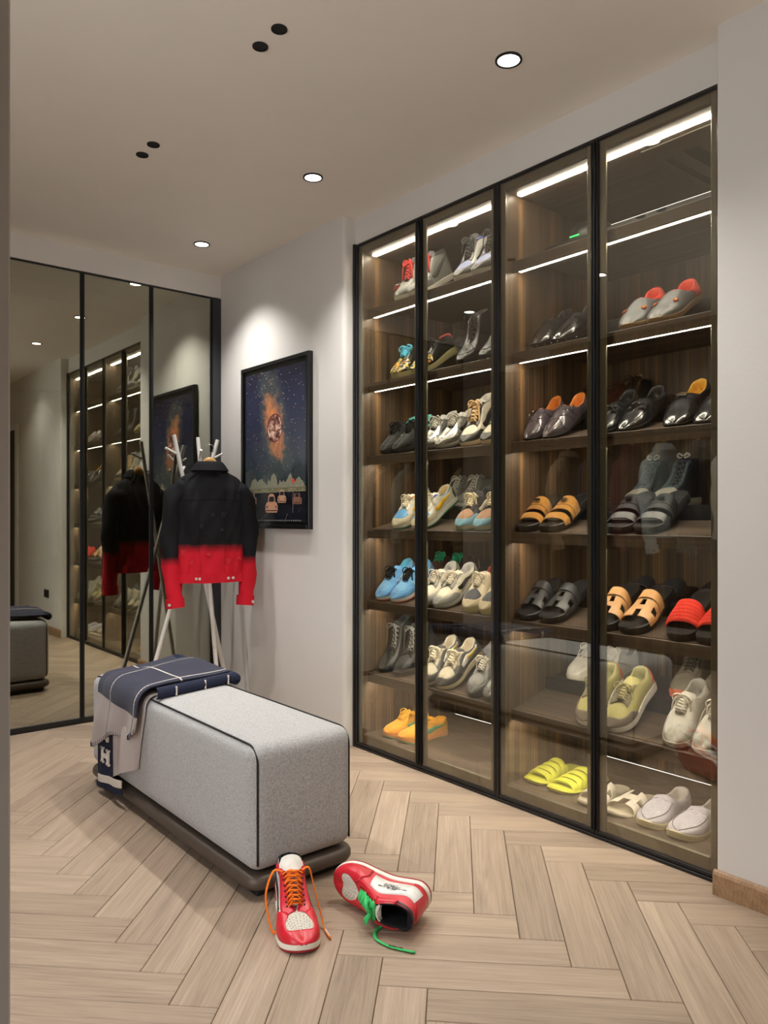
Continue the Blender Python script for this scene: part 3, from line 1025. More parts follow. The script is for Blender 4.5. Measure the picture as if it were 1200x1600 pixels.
        return s.add(name, V, Fc, m, parent or s.up, ang=40)
    # -- placing
    def put(s, toe, yaw=180.0, tilt=29.0, roll=0.0):
        """toe contact point in the world, heading of the toe, heel-up angle"""
        tl = Vector((s.L * .93, float(s.cen(.93)), float(s.spring(.93))))
        s.root.matrix_world = Matrix.Translation(Vector(toe)) @ Matrix.Rotation(math.radians(yaw), 4, 'Z') @ Matrix.Rotation(math.radians(tilt), 4, 'Y') @ Matrix.Rotation(math.radians(roll), 4, 'X') @ Matrix.Translation(-tl)
        return s

def text_part(name, body, size, m, parent, mtx, depth=0.0003, align='CENTER'):
    cu = bpy.data.curves.new(name, 'FONT')
    cu.body = body; cu.size = size; cu.extrude = depth; cu.align_x = align; cu.align_y = 'CENTER'
    cu.materials.append(m)
    o = bpy.data.objects.new(name, cu); COL.objects.link(o)
    o.parent = parent
    dg = bpy.context.evaluated_depsgraph_get()
    me = bpy.data.meshes.new_from_object(o.evaluated_get(dg))
    bpy.data.objects.remove(o, do_unlink=True)
    o = bpy.data.objects.new(name, me); COL.objects.link(o)
    o.parent = parent
    o.matrix_local = mtx
    return o

WHITE, CREAM, BLK = (226, 224, 218), (222, 212, 186), (24, 24, 26)
TOE_B = ci([(.56, .10), (.60, .20), (.66, .42), (.74, .46), (.80, .53), (.85, .68), (.885, .90), (.90, 1.0), (1.0, 1.0)])
def sneaker(label, group, style, side, up, mid=WHITE, out=(60, 58, 55), lining=(60, 58, 58), toe=None, guard=None, heel=None, stay=None, emblem=None, collar=None,
            lace=WHITE, tongue=None, mt=leather, lace_r=.0042, bars=6, L=.285, W=.106, sole=(.030, .024), seed=0, emblem_sides=(1, -1), bow=True, loops=.032, tails=.05, split=.35, lace_flat=.6, name='sneaker', extra=None, trise=.022, puff=1.0, zmul=1.0):
    h = Shoe(name, label, 'sneaker', group, style, side, L, W, sole, puff=puff, zmul=zmul)
    h.soles(rubber(mid), rubber(out), split)
    h.upper(mt(up), canvas(lining))
    if toe: h.panel('toe_box', .69, .90, TOE_B, 1.0, mt(toe), ns=16)
    if guard: h.panel('toe_guard', .58, 1.0, 0.02, TOE_B, mt(guard), .0028, ns=24, nv=8)
    if heel: h.panel('heel_counter', 0.0, .20, 0.02, lambda x: .74 - 1.6 * x, mt(heel), .0024)
    if stay: h.panel('eyestay', h.st['open'] - .02, .68, lambda x: .70 - .05 * math.sin(12 * x), .99, mt(stay), .0022)
    if collar: h.panel('collar_panel', 0.0, h.st['open'] - .02, lambda x: .80, 1.0, mt(collar), .0026)
    if emblem: h.swoosh(mt(emblem), emblem_sides)
    h.tongue(canvas(tongue or up), rise=trise)
    if lace: h.laces(canvas(lace), bars, lace_r, bow, lace_flat, loops, tails, seed=seed)
    if extra: extra(h)
    return h

def pair(fn, desc, group, toes, yaw=(180, 180), tilt=(29, 29), **kw):
    """two shoes; toes = world toe points, first one is the left one as seen"""
    out = []
    for i, t in enumerate(toes):
        lab = desc % (('left' if i == 0 else 'right'))
        h = fn(lab, group, side=(1 if i == 0 else -1), seed=i + int(abs(t[1]) * 100), **kw)
        h.put(t, yaw[i], tilt[i])
        out.append(h)
    return out

def dress_shoe(label, group, side, seed=0, up=(30, 30, 32), lining=(40, 36, 34), sole_c=(24, 22, 20), mt=leather, L=.295, W=.098, pointed=.5, kind='loafer', hardware=None, sole=(.026, .012), zmul=1.0, name='loafer', mid=None, cat='loafer'):
    h = Shoe(name, label, cat, group, 'loafer', side, L, W, sole, pointed, zmul=zmul)
    h.soles(rubber(mid or sole_c), rubber(sole_c), .5, .002, names=('welt', 'outsole'))
    h.upper(mt(up), leather(lining, .5))
    dk = tuple(int(c * .55) for c in up)
    if kind in ('loafer', 'tassel', 'h', 'stud', 'esp'):
        h.seam('apron_seam', [(.52, .55), (.62, .52), (.74, .56), (.86, .64), (.94, .80), (.97, 1.0)], mt(dk), .0014)
    if kind in ('loafer', 'tassel', 'h', 'stud', 'esp'):
        h.band('saddle_strap', [(.50, .10), (.52, .45), (.55, .8), (.56, 1.0)], .020, .0025, mt(up))
    if kind == 'h':
        c = h.P(1, np.array(.565), np.array(1.0)) + np.array([.0, 0, .005])
        parts = [cbox_geo(-.008, .008, -.014, -.009, 0, .003, .0008), cbox_geo(-.008, .008, .009, .014, 0, .003, .0008), cbox_geo(-.0025, .0025, -.010, .010, 0, .003, .0008)]
        V, Fc = joinp(parts); a = .32
        V = [(c[0] + v[0] * math.cos(a) + v[2] * math.sin(a), c[1] + v[1], c[2] - v[0] * math.sin(a) + v[2] * math.cos(a)) for v in V]
        o = h.add('metal_emblem', V, Fc, M_STEEL, ang=30); o['label'] = 'silver metal letter H'
    if kind == 'tassel':
        c = h.P(1, np.array(.57), np.array(1.0)) + np.array([.006, 0, .006])
        parts = []
        for sg in (1, -1):
            parts.append(tube_geo([c, c + np.array([.012, sg * .012, -.002]), c + np.array([.020, sg * .020, -.009])], [.004, .005, .006], 7))
            for q in range(5):
                parts.append(tube_geo([c + np.array([.018, sg * .018, -.006]), c + np.array([.034, sg * (.016 + .006 * q), -.018])], .002, 5))
        V, Fc = joinp(parts); h.add('tassels', V, Fc, leather((20, 20, 22)))
    if kind == 'monk':
        for k, (a, b) in enumerate((((.44, .2), .57), ((.52, .15), .66))):
            h.band('buckle_strap', [(a[0], a[1]), (a[0] + .05, .5), (b - .03, .8), (b - .01, 1.0)], .017, .0028, mt(up))
            c = h.PN(-side, np.array(a[0] + .04), np.array(.55), np.array([.006]))
            V, Fc = tube_geo([c + np.array([.010 * math.cos(q), 0.002 * math.sin(q), .010 * math.sin(q)]) for q in np.linspace(0, 2 * PI, 13)[:-1]], .0018, 6, closed=True)
            h.add('buckle', V, Fc, M_STEEL)
        h.seam('toe_seam', [(.66, .02), (.70, .4), (.70, .8), (.70, 1.0)], mt(dk), .0012)
    if kind == 'stud':
        parts = []
        ring, n = h.outline(.004, lambda u: h.ztop(u) * .55 + h.spring(u) * .4)
        for p in ring[::3]:
            if p[0] > .35 * L:
                parts.append(tube_geo([p, p + (p - np.array([L * .6, 0, p[2]])) * .05], [.0032, .0006], 6))
        V, Fc = joinp(parts); h.add('studs', V, Fc, M_STEEL)
    return h

def strap_shell(h, u0, u1, H0, H1, th, m, name, cut=None, nu=14, na=25, a0=0.0, a1=PI, parent=None, grow=.004, zb=.5, ridge=0.0):
    """strap arched over the foot between length fractions u0 and u1 (toe end u1)"""
    U = np.linspace(u0, u1, nu); A = np.linspace(a0, a1, na)
    G = np.zeros((nu, na, 3))
    for i, u in enumerate(U):
        f = i / (nu - 1)
        Hh = H0 + (H1 - H0) * f
        hwid = float(hw_of(u, h.W, h.pt)) + grow
        z0 = float(h.ztop(u)) * zb
        for j, a in enumerate(A):
            ca, sa = math.cos(a), math.sin(a)
            G[i, j] = (u * h.L - .01 * sa, float(h.cen(u)) + hwid * math.copysign(abs(ca) ** .8, ca), z0 + Hh * max(sa, 0) ** .62 + ridge * math.sin(f * PI))
    mask = np.ones((nu - 1, na - 1), bool)
    if cut:
        for (f0, f1, g0, g1) in cut:
            for i in range(nu - 1):
                for j in range(na - 1):
                    fi, gj = (i + .5) / (nu - 1), (j + .5) / (na - 1)
                    if f0 <= fi <= f1 and g0 <= gj <= g1: mask[i, j] = False
    V, Fc = shell_geo(G, th, mask)
    o = h.add(name, V, Fc, m, parent, ang=40)
    return o

def sandal(label, group, side, seed=0, kind='two', up=(180, 130, 70), sole_c=(28, 27, 27), bed=(34, 32, 32), L=.285, W=.108, mt=leather, name='sandal', sole=(.036, .028), cat='sandal', buckle=None):
    h = Shoe(name, label, cat, group, 'low', side, L, W, sole)
    sp, zt = h.spring, h.ztop
    h.prism('outsole', [(-.001, lambda u: sp(u)), (.003, lambda u: sp(u) + .003), (.003, lambda u: sp(u) + (zt(u) - sp(u)) * .55)], rubber(sole_c))
    h.prism('footbed', [(.003, lambda u: sp(u) + (zt(u) - sp(u)) * .55), (.0025, lambda u: zt(u) - .002), (.0, lambda u: zt(u) + .001), (-.006, lambda u: zt(u) - .003)], leather(bed, .45))
    m = mt(up)
    if kind == 'two':
        strap_shell(h, .40, .56, .062, .052, .0035, m, 'upper_strap')
        strap_shell(h, .57, .65, .050, .045, .0035, m, 'middle_strap')
        strap_shell(h, .72, .82, .040, .030, .0035, m, 'toe_strap')
        c = np.array([.48 * h.L, float(h.cen(.48)), zt(.48) * .5 + .063])
        parts = [cbox_geo(-.006, .006, -.016, .016, 0, .004, .001), cbox_geo(-.010, .010, -.006, -.002, .002, .006, .001), cbox_geo(-.010, .010, .004, .008, .002, .006, .001)]
        V, Fc = joinp(parts); V = [tuple(np.array(v) + c) for v in V]
        h.add('buckle', V, Fc, buckle or M_STEEL, ang=30)
    elif kind == 'H':
        strap_shell(h, .52, .80, .052, .034, .0035, m, 'front_strap', cut=[(.30, .62, .04, .24), (.30, .62, .76, .96), (.62, 1.0, .46, .54), (.0, .30, .46, .54)], nu=16, na=51)
        strap_shell(h, .38, .50, .066, .056, .0045, m, 'ankle_strap')
        strap_shell(h, .36, .52, .060, .050, .003, leather(tuple(int(c * .55) for c in up)) if sum(up) > 150 else m, 'inner_strap')
    elif kind == 'oran':
        strap_shell(h, .46, .80, .056, .034, .0035, m, 'front_strap', cut=[(.34, .62, .10, .30), (.34, .62, .70, .90), (.66, 1.0, .44, .56), (.0, .30, .43, .57)], nu=18, na=51)
    elif kind == 'band':
        for k in range(6):
            u = .50 + .052 * k
            strap_shell(h, u, u + .050, .060 - .0045 * k, .056 - .0045 * k, .008, m, 'woven_band', nu=6, ridge=.007)
    elif kind == 'slide':
        strap_shell(h, .46, .78, .060, .036, .004, m, 'front_strap')
    elif kind == 'fat':
        for k in range(4):
            u = .42 + .115 * k
            strap_shell(h, u, u + .085, .060 - .009 * k, .054 - .009 * k, .011, m, 'puffy_strap', nu=6, ridge=.004, a0=0.0, a1=PI)
        strap_shell(h, .36, .80, .050, .030, .009, m, 'side_band', nu=10, a0=0, a1=PI * .26)
        strap_shell(h, .36, .80, .050, .030, .009, m, 'side_band', nu=10, a0=PI * .74, a1=PI)
        h.prism('rim', [(.004, lambda u: sp(u) + .006), (.010, lambda u: sp(u) + .014), (.006, lambda u: zt(u) + .001), (.0, lambda u: zt(u) + .002)], m)
    return h

def T(row, y, x=2.42, dz=.006):
    return (x, y, SHELF_Z[row] + dz + max(0, x - 2.42) * .25)
def TB(row, y, x=2.70):
    return (x, y, SHELF_Z[row] + SLOPE + .056)
FLAT = (0, 0)

def floral_mat():
    t = NT('floral_print')
    co = t.coord('Object')
    v = t.n('ShaderNodeTexVoronoi'); t.l(co, v.inputs['Vector']); v.inputs['Scale'].default_value = 95
    sep = t.n('ShaderNodeSeparateColor'); t.l(v.outputs['Color'], sep.inputs[0])
    c = t.ramp(sep.outputs[0], [(0.0, lin((20, 20, 22))), (0.42, lin((235, 225, 200))), (0.58, lin((240, 150, 40))), (0.72, lin((230, 205, 60))), (0.86, lin((60, 90, 70)))])
    for e in t.t.nodes:
        if e.type == 'VALTORGB': e.color_ramp.interpolation = 'CONSTANT'
    t.principled(c, .6)
    return t.m
M_FLORAL = floral_mat()

# ---- poster-side unit, top shelf
pair(sneaker, 'grey high-top sneaker with red laces on the top shelf, %s of its pair', 'grey high-tops with red laces', [T(0, 2.789), T(0, 2.690)], style='mid',
     up=(128, 130, 126), mid=(224, 220, 208), out=(205, 200, 188), lining=(70, 72, 74), collar=(88, 90, 92), guard=(118, 120, 116), toe=(150, 152, 146), emblem=(92, 94, 92), tongue=(84, 86, 90), lace=(206, 62, 62), lace_r=.0045, loops=.028, tails=.09, trise=.035)
pair(sneaker, 'periwinkle-toed high-top sneaker with white side, top shelf, %s of its pair', 'periwinkle high-tops', [T(0, 2.383), T(0, 2.275)], style='mid',
     up=(215, 213, 208), mid=(222, 218, 206), out=(190, 186, 176), lining=(62, 62, 64), toe=(150, 160, 205), guard=(82, 80, 80), heel=(96, 96, 98), stay=(70, 70, 72), collar=(86, 100, 190), emblem=(60, 60, 62), tongue=(80, 80, 82), lace=(60, 60, 60), trise=.038)
def spikes(h):
    parts = []
    for S in np.linspace(.74, 1, 6):
        for v in np.linspace(.35, .95, 5):
            for sd in (1, -1):
                p = h.PN(sd, np.array(S), np.array(v), np.array([0.0])); q = h.PN(sd, np.array(S), np.array(v), np.array([.007]))
                parts.append(tube_geo([p, q], [.003, .0004], 6))
    V, Fc = joinp(parts); o = h.add('spikes', V, Fc, M_STEEL)
pair(sneaker, 'pale sneaker with a spiked toe and red sole behind the grey high-tops, %s one', 'spiked sneakers', [TB(0, 2.950, 2.545), TB(0, 2.490, 2.60)], tilt=FLAT, style='low',
     up=(178, 174, 164), mid=(150, 62, 52), out=(140, 50, 44), toe=(186, 182, 172), lace=(150, 148, 142), L=.27, extra=spikes)
# ---- second shelf
def flor(label, group, side, seed=0):
    first = side > 0
    def ex(h):
        h.panel('toe_box', .64, 1.0, .10, 1.0, M_FLORAL, .003)
        if not first:
            h.panel('heel_pull', 0.0, .12, .55, .98, suede((214, 50, 40)), .006, ns=5)
    return sneaker(label, group, 'low', side, (34, 33, 34), mid=(190, 184, 132), out=(176, 170, 120), lining=(30, 30, 32), stay=(26, 26, 28), lace=(92, 186, 214) if first else (24, 24, 26), lace_r=.0055 if first else .0042, loops=.042, tails=.085, seed=seed, extra=ex, sole=(.036, .026), puff=1.6)
pair(flor, 'black sneaker with floral toe on the second shelf, %s of its pair', 'floral-toe sneakers', [T(1, 2.812), T(1, 2.668)], tilt=(30, 31))
pair(sneaker, 'charcoal sneaker with puffy tongue behind the floral-toe pair, %s one', 'charcoal sneakers', [TB(1, 2.790, 2.71), TB(1, 2.690, 2.71)], tilt=FLAT, style='mid',
     up=(86, 86, 88), mid=(70, 70, 72), out=(40, 40, 42), lace=(120, 120, 122), lace_r=.005, L=.265)
pair(sneaker, 'black polished leather ankle boot on the second shelf, %s of its pair', 'black leather ankle boots', [T(1, 2.372), T(1, 2.235)], style='boot', name='ankle_boot',
     up=(34, 34, 37), mid=(26, 26, 28), out=(20, 20, 21), lining=(60, 58, 56), toe=(46, 46, 50), heel=(30, 30, 32), lace=(26, 26, 26), lace_r=.0022, tongue=(44, 44, 46), zmul=.92, W=.100, loops=.024, tails=.03)
# ---- third shelf
pair(sneaker, 'black low sneaker with teal side emblem on the third shelf, %s of its pair', 'black and teal sneakers', [T(2, 2.895), T(2, 2.800)], style='low',
     up=(30, 31, 33), mid=(36, 36, 38), out=(24, 24, 25), lining=(110, 190, 185), toe=(40, 41, 44), guard=(36, 37, 40), emblem=(110, 190, 188), lace=(22, 22, 23), mt=suede)
def metallic(c): return mat(c, .26, metal=.75, var=.22, nscale=170, bscale=240, bstr=.5)
pair(sneaker, 'crinkled silver metallic low sneaker on the third shelf, %s of its pair', 'silver metallic sneakers', [T(2, 2.604), T(2, 2.505)], style='low',
     up=(176, 174, 168), mid=(160, 157, 150), out=(110, 108, 104), lining=(205, 202, 196), toe=(188, 185, 178), guard=(150, 148, 143), emblem=(50, 50, 50), lace=(190, 186, 176), mt=metallic, trise=.034)
pair(sneaker, 'black and cream high-top sneaker with tan laces, %s of its pair', 'black and cream high-tops', [T(2, 2.346), T(2, 2.222)], style='mid',
     up=(215, 208, 192), mid=(222, 206, 176), out=(205, 170, 120), lining=(190, 186, 178), toe=(216, 208, 188), guard=(28, 28, 30), stay=(30, 30, 32), heel=(30, 30, 32), emblem=(34, 34, 36), collar=(180, 178, 174), lace=(226, 190, 138), lace_r=.004, tails=.10, tongue=(170, 166, 160))
pair(sneaker, 'black sneaker with white tongue behind the silver pair, %s one', 'black sneakers with white tongues', [TB(2, 2.60, 2.71), TB(2, 2.50, 2.71)], tilt=FLAT, style='mid',
     up=(26, 26, 28), mid=(30, 30, 32), lace=(30, 30, 32), tongue=(205, 202, 196), L=.265, trise=.04)
# ---- fourth shelf
def multi_extra(h):
    h.panel('tongue_tab', h.st['open'] - .02, h.st['open'] + .05, .86, 1.0, suede((60, 80, 190) if h.side < 0 else (214, 120, 50)), .006, ns=5)
pair(sneaker, 'patchwork sneaker with blue toe and yellow side emblem, %s of its pair', 'patchwork sneakers', [T(3, 2.804), T(3, 2.662)], tilt=(31, 33), style='low',
     up=(212, 206, 190), mid=(226, 222, 210), out=(44, 112, 74), lining=(190, 170, 130), toe=(88, 158, 214), guard=(196, 186, 160), heel=(34, 34, 36), stay=(222, 220, 212), collar=(104, 160, 200), emblem=(236, 190, 46), lace=(224, 214, 188), lace_r=.0042, extra=multi_extra)
pair(sneaker, 'grey high-top sneaker behind the patchwork pair, %s one', 'grey high-tops on the riser', [TB(3, 2.800, 2.70), TB(3, 2.700, 2.70)], tilt=(4, 4), style='mid',
     up=(146, 146, 140), mid=(200, 198, 190), out=(120, 120, 118), collar=(120, 120, 118), heel=(170, 170, 164), lace=(190, 188, 180), L=.27, trise=.036)
pair(sneaker, 'brown and pale blue sneaker with cream laces, %s of its pair', 'brown and pale blue sneakers', [T(3, 2.373), T(3, 2.262)], style='low',
     up=(64, 64, 68), mid=(196, 190, 160), out=(150, 178, 180), lining=(60, 60, 62), toe=(172, 134, 108), guard=(126, 172, 192), heel=(60, 60, 64), stay=(52, 50, 52), emblem=(224, 214, 190), lace=(226, 212, 178), lace_r=.0042, trise=.034, mt=suede)
pair(sneaker, 'bright green knitted sneaker behind the brown and blue pair, %s one', 'bright green sneakers', [TB(3, 2.500, 2.69), TB(3, 2.400, 2.69)], tilt=(3, 3), style='mid',
     up=(38, 164, 96), mid=(40, 150, 92), out=(30, 120, 76), lining=(34, 140, 84), lace=(52, 190, 116), lace_r=.005, L=.265, trise=.03, mt=canvas)
# ---- fifth shelf
pair(sneaker, 'light blue suede sneaker with black laces on the fifth shelf, %s of its pair', 'light blue suede sneakers', [T(4, 2.930), T(4, 2.818)], style='low',
     up=(116, 176, 228), mid=(228, 226, 222), out=(206, 104, 70), lining=(110, 190, 226), toe=(124, 182, 232), guard=(108, 166, 222), emblem=(176, 206, 232), lace=(26, 26, 28), mt=suede)
pair(sneaker, 'cream and grey low sneaker on the fifth shelf, %s of its pair', 'cream and grey low sneakers', [T(4, 2.611), T(4, 2.517)], style='low',
     up=(226, 218, 200), mid=(176, 176, 172), out=(120, 120, 118), lining=(196, 194, 190), toe=(226, 216, 194), guard=(154, 155, 152), stay=(150, 151, 148), heel=(170, 170, 166), emblem=(50, 48, 46), lace=(226, 216, 196))
pair(sneaker, 'beige and slate runner with yellowed sole on the fifth shelf, %s of its pair', 'beige and slate runners', [T(4, 2.326), T(4, 2.226)], style='low',
     up=(206, 194, 168), mid=(202, 190, 130), out=(190, 178, 110), lining=(150, 60, 50), toe=(76, 78, 86), guard=(200, 186, 158), heel=(60, 60, 64), lace=(222, 212, 190), sole=(.040, .030), mt=suede)
pair(sneaker, 'brown sneaker with green laces behind the blue and cream pairs, %s one', 'brown sneakers with green laces', [TB(4, 2.905, 2.70), TB(4, 2.800, 2.70)], tilt=(6, 6), style='low',
     up=(104, 78, 72), mid=(200, 190, 170), out=(150, 140, 120), lining=(98, 74, 70), collar=(112, 86, 80), heel=(200, 190, 168), lace=(60, 170, 130), lace_r=.004, L=.265, tails=.07)
pair(sneaker, 'black mesh runner behind the beige pair, %s one', 'black mesh runners', [TB(4, 2.560, 2.70), TB(4, 2.455, 2.70)], tilt=FLAT, style='low',
     up=(34, 34, 36), mid=(40, 40, 42), lace=(30, 30, 32), L=.265, mt=canvas, lace_r=.005, trise=.04)
# ---- sixth shelf
pair(sneaker, 'dark grey leather boot with loose laces on the sixth shelf, %s of its pair', 'dark grey leather boots', [T(5, 2.935, 2.44), T(5, 2.825, 2.44)], tilt=(26, 26), style='boot', name='laced_boot',
     up=(56, 58, 60), mid=(50, 50, 52), out=(34, 34, 35), lining=(70, 72, 74), stay=(40, 40, 42), heel=(44, 46, 48), lace=(150, 150, 148), lace_r=.0018, tails=.12, zmul=.95)
def bolt(h):
    h.strip('emblem_patch', [(.16, .62), (.30, .30), (.44, .16), (.54, .24)], [(.16, .78), (.30, .66), (.44, .50), (.54, .40)], leather((226, 224, 216)), .0026)
    h.strip('emblem_flame', [(.22, .58), (.32, .38), (.43, .26)], [(.22, .68), (.33, .56), (.43, .40)], leather((214, 190, 60)), .0042)
pair(sneaker, 'cream sneaker with thick laces and yellow flame emblem, %s of its pair', 'cream flame-emblem sneakers', [T(5, 2.600), T(5, 2.497)], tilt=(32, 33), style='low',
     up=(86, 84, 84), mid=(216, 206, 172), out=(190, 176, 130), lining=(222, 212, 190), toe=(222, 212, 188), guard=(66, 64, 62), stay=(216, 208, 186), heel=(70, 70, 70), collar=(150, 152, 152), lace=(226, 216, 190), lace_r=.0062, lace_flat=.8, bars=5, loops=.03, extra=bolt)
pair(sneaker, 'dark grey runner with pale laces on the sixth shelf, %s of its pair', 'dark grey runners', [T(5, 2.304), T(5, 2.205)], style='low',
     up=(104, 103, 100), mid=(84, 84, 82), out=(70, 70, 70), lining=(90, 90, 90), toe=(118, 116, 112), guard=(92, 92, 90), lace=(210, 204, 192), lace_r=.004)
pair(sneaker, 'lilac-white high-top with tangled laces behind the flame-emblem pair, %s one', 'lilac-white high-tops', [TB(5, 2.475, 2.68), TB(5, 2.370, 2.68)], tilt=(3, 3), style='mid',
     up=(200, 197, 204), mid=(212, 208, 208), out=(180, 178, 178), lining=(160, 158, 164), lace=(222, 220, 222), lace_r=.0042, loops=.045, tails=.12, L=.27, trise=.03)
# ---- floor of the unit
pair(sneaker, 'bright orange fuzzy sneaker with green side emblem, %s of its pair', 'orange sneakers', [(2.408, 2.872, BASE_Z), (2.408, 2.760, BASE_Z)], tilt=FLAT, style='low',
     up=(244, 166, 34), mid=(236, 150, 74), out=(112, 178, 126), lining=(240, 170, 40), toe=(246, 170, 40), guard=(240, 158, 34), emblem=(72, 158, 112), lace=(250, 184, 60), lace_r=.0045, mt=suede, trise=.028)

# ---- near unit, second shelf
pair(dress_shoe, 'black loafer with studded welt on the second shelf, %s of its pair', 'black studded loafers', [T(1, 1.955), T(1, 1.852)], up=(40, 40, 43), kind='stud', pointed=.2, W=.104, sole=(.032, .022), mt=patent)
def face(label, group, side, seed=0):
    h = dress_shoe(label, group, side, up=(118, 120, 124), lining=(214, 76, 58), sole_c=(150, 120, 84), mid=(160, 132, 92), kind='plain', pointed=.1, W=.112, L=.275, sole=(.022, .020), name='espadrille', cat='espadrille')
    h.panel('heel_panel', 0, .34, .06, 1.0, canvas((218, 78, 60)), .0022)
    parts, p2 = [], []
    for sd in (1, -1):
        c = h.PN(sd, np.array(.66), np.array(.62), np.array([.002])); n = h.PN(sd, np.array(.66), np.array(.62), np.array([.004])) - c
        parts.append(tube_geo([c, c + n], .010, 12)); p2.append(tube_geo([c + n, c + n * 1.5], .0055, 10))
    V, Fc = joinp(parts); o = h.add('embroidered_ring', V, Fc, canvas((196, 70, 60)), h.up)
    V, Fc = joinp(p2); h.add('embroidered_dot', V, Fc, canvas((226, 190, 90)), h.up)
    return h
pair(face, 'grey espadrille with red heel and embroidered rings, %s of its pair', 'grey and red espadrilles', [T(1, 1.545), T(1, 1.435)])
# ---- third shelf
pair(dress_shoe, 'plum-grey double-buckle monk shoe on the third shelf, %s of its pair', 'plum-grey monk shoes', [T(2, 2.005), T(2, 1.908)], up=(86, 78, 86), lining=(206, 122, 52), kind='monk', pointed=.7, mt=patent, name='monk_shoe', cat='dress shoe', zmul=1.18)
pair(dress_shoe, 'black tassel loafer on the third shelf, %s of its pair', 'black tassel loafers', [T(2, 1.662), T(2, 1.564)], up=(46, 46, 50), lining=(34, 33, 34), kind='tassel', pointed=.5, mt=patent)
pair(dress_shoe, 'black loafer with silver letter emblem and tan lining, %s of its pair', 'black emblem loafers', [T(2, 1.378), T(2, 1.268)], up=(44, 44, 47), lining=(206, 156, 56), kind='h', pointed=.2, mt=patent, W=.106)
pair(sneaker, 'brown leather ankle boot behind the monk shoes, %s one', 'brown ankle boots', [TB(2, 2.000, 2.71), TB(2, 1.900, 2.71)], tilt=FLAT, style='boot', name='ankle_boot',
     up=(92, 50, 34), mid=(50, 34, 26), out=(34, 26, 22), lining=(70, 42, 30), lace=(60, 36, 26), lace_r=.002, L=.262, zmul=.85)
h = sneaker('black boot with a wooden shoe tree behind the tassel loafers', 'single boot', 'boot', 1, (28, 28, 30), mid=(24, 24, 26), out=(20, 20, 20), lining=(150, 110, 66), lace=(22, 22, 22), lace_r=.002, L=.262, name='ankle_boot', zmul=.95)
h.put(TB(2, 1.795, 2.71), 180, 0)
V, Fc = tube_geo([(.06, 0, .10), (.055, 0, .175), (.05, 0, .20)], [.012, .014, .009], 10); h.add('shoe_tree', V, Fc, mat((196, 160, 110), .5))
pair(dress_shoe, 'dark brown loafer with beige insole behind the emblem loafers, %s one', 'dark brown loafers', [TB(2, 1.620, 2.70), TB(2, 1.515, 2.70)], tilt=(8, 8), up=(66, 56, 56), lining=(212, 184, 142), kind='plain', L=.27, pointed=.3)
# ---- fourth shelf
pair(sandal, 'tan suede three-strap sandal with silver buckle, %s of its pair', 'tan suede sandals', [T(3, 2.020), T(3, 1.905)], kind='two', up=(196, 140, 66), mt=suede)
pair(sandal, 'black leather sandal with three straps on the fourth shelf, %s of its pair', 'black three-strap sandals', [T(3, 1.595), T(3, 1.485)], kind='two', up=(58, 58, 61), bed=(52, 51, 52), buckle=M_BLACKM, mt=leather)
def knots(h):
    p = h.tg[-1]
    V, Fc = joinp([tube_geo(spline([p + np.array([0, 0, .0]), p + np.array([.004, sg * .016, .012]), p + np.array([.0, sg * .026, .004]), p + np.array([.006, sg * .012, -.006]), p], 12), .004, 6) for sg in (1, -1)])
    h.add('ribbon_knot', V, Fc, canvas((226, 222, 210)))
pair(sneaker, 'black high-top with white toe and white knot behind the black sandals, %s one', 'black and white high-tops', [TB(3, 1.700, 2.685), TB(3, 1.590, 2.685)], tilt=(3, 3), style='boot', extra=knots,
     up=(34, 36, 42), mid=(214, 208, 192), out=(190, 184, 168), toe=(222, 216, 200), guard=(216, 210, 194), stay=(92, 106, 112), lace=(84, 86, 90), L=.268, zmul=.98, bow=False)
h = sneaker('off-white sneaker alone at the end of the fourth shelf', 'single white sneaker', 'low', -1, (222, 218, 206), lace=(220, 216, 206), L=.265)
h.put(TB(3, 1.262, 2.69), 180, 0)
# ---- fifth shelf
pair(sandal, 'black leather sandal with cut-out strap on the fifth shelf, %s of its pair', 'black cut-out sandals', [T(4, 2.015), T(4, 1.905)], kind='H', up=(62, 63, 66), bed=(40, 40, 42))
pair(sandal, 'tan leather sandal with cut-out strap on the fifth shelf, %s of its pair', 'tan cut-out sandals', [T(4, 1.658), T(4, 1.545)], kind='H', up=(216, 164, 108), bed=(34, 33, 34), mt=leather)
pair(sandal, 'red woven slide with black footbed on the fifth shelf, %s of its pair', 'red woven slides', [T(4, 1.358), T(4, 1.252)], kind='band', up=(222, 66, 52), bed=(40, 38, 38), mt=canvas, name='slide', cat='slide')
pair(sandal, 'black slide with patterned strap behind the tan sandals, %s one', 'patterned black slides', [TB(4, 1.720, 2.69), TB(4, 1.605, 2.69)], tilt=FLAT, kind='slide', up=(58, 60, 66), mt=lambda c: mat(c, .7, var=.45, nscale=130, bstr=.3), L=.268, name='slide', cat='slide')
pair(dress_shoe, 'black loafer with tan insole behind the red slides, %s one', 'black loafers with tan insoles', [TB(4, 1.400, 2.69), TB(4, 1.290, 2.69)], tilt=(10, 10), up=(36, 36, 38), lining=(186, 142, 70), kind='loafer', L=.268)
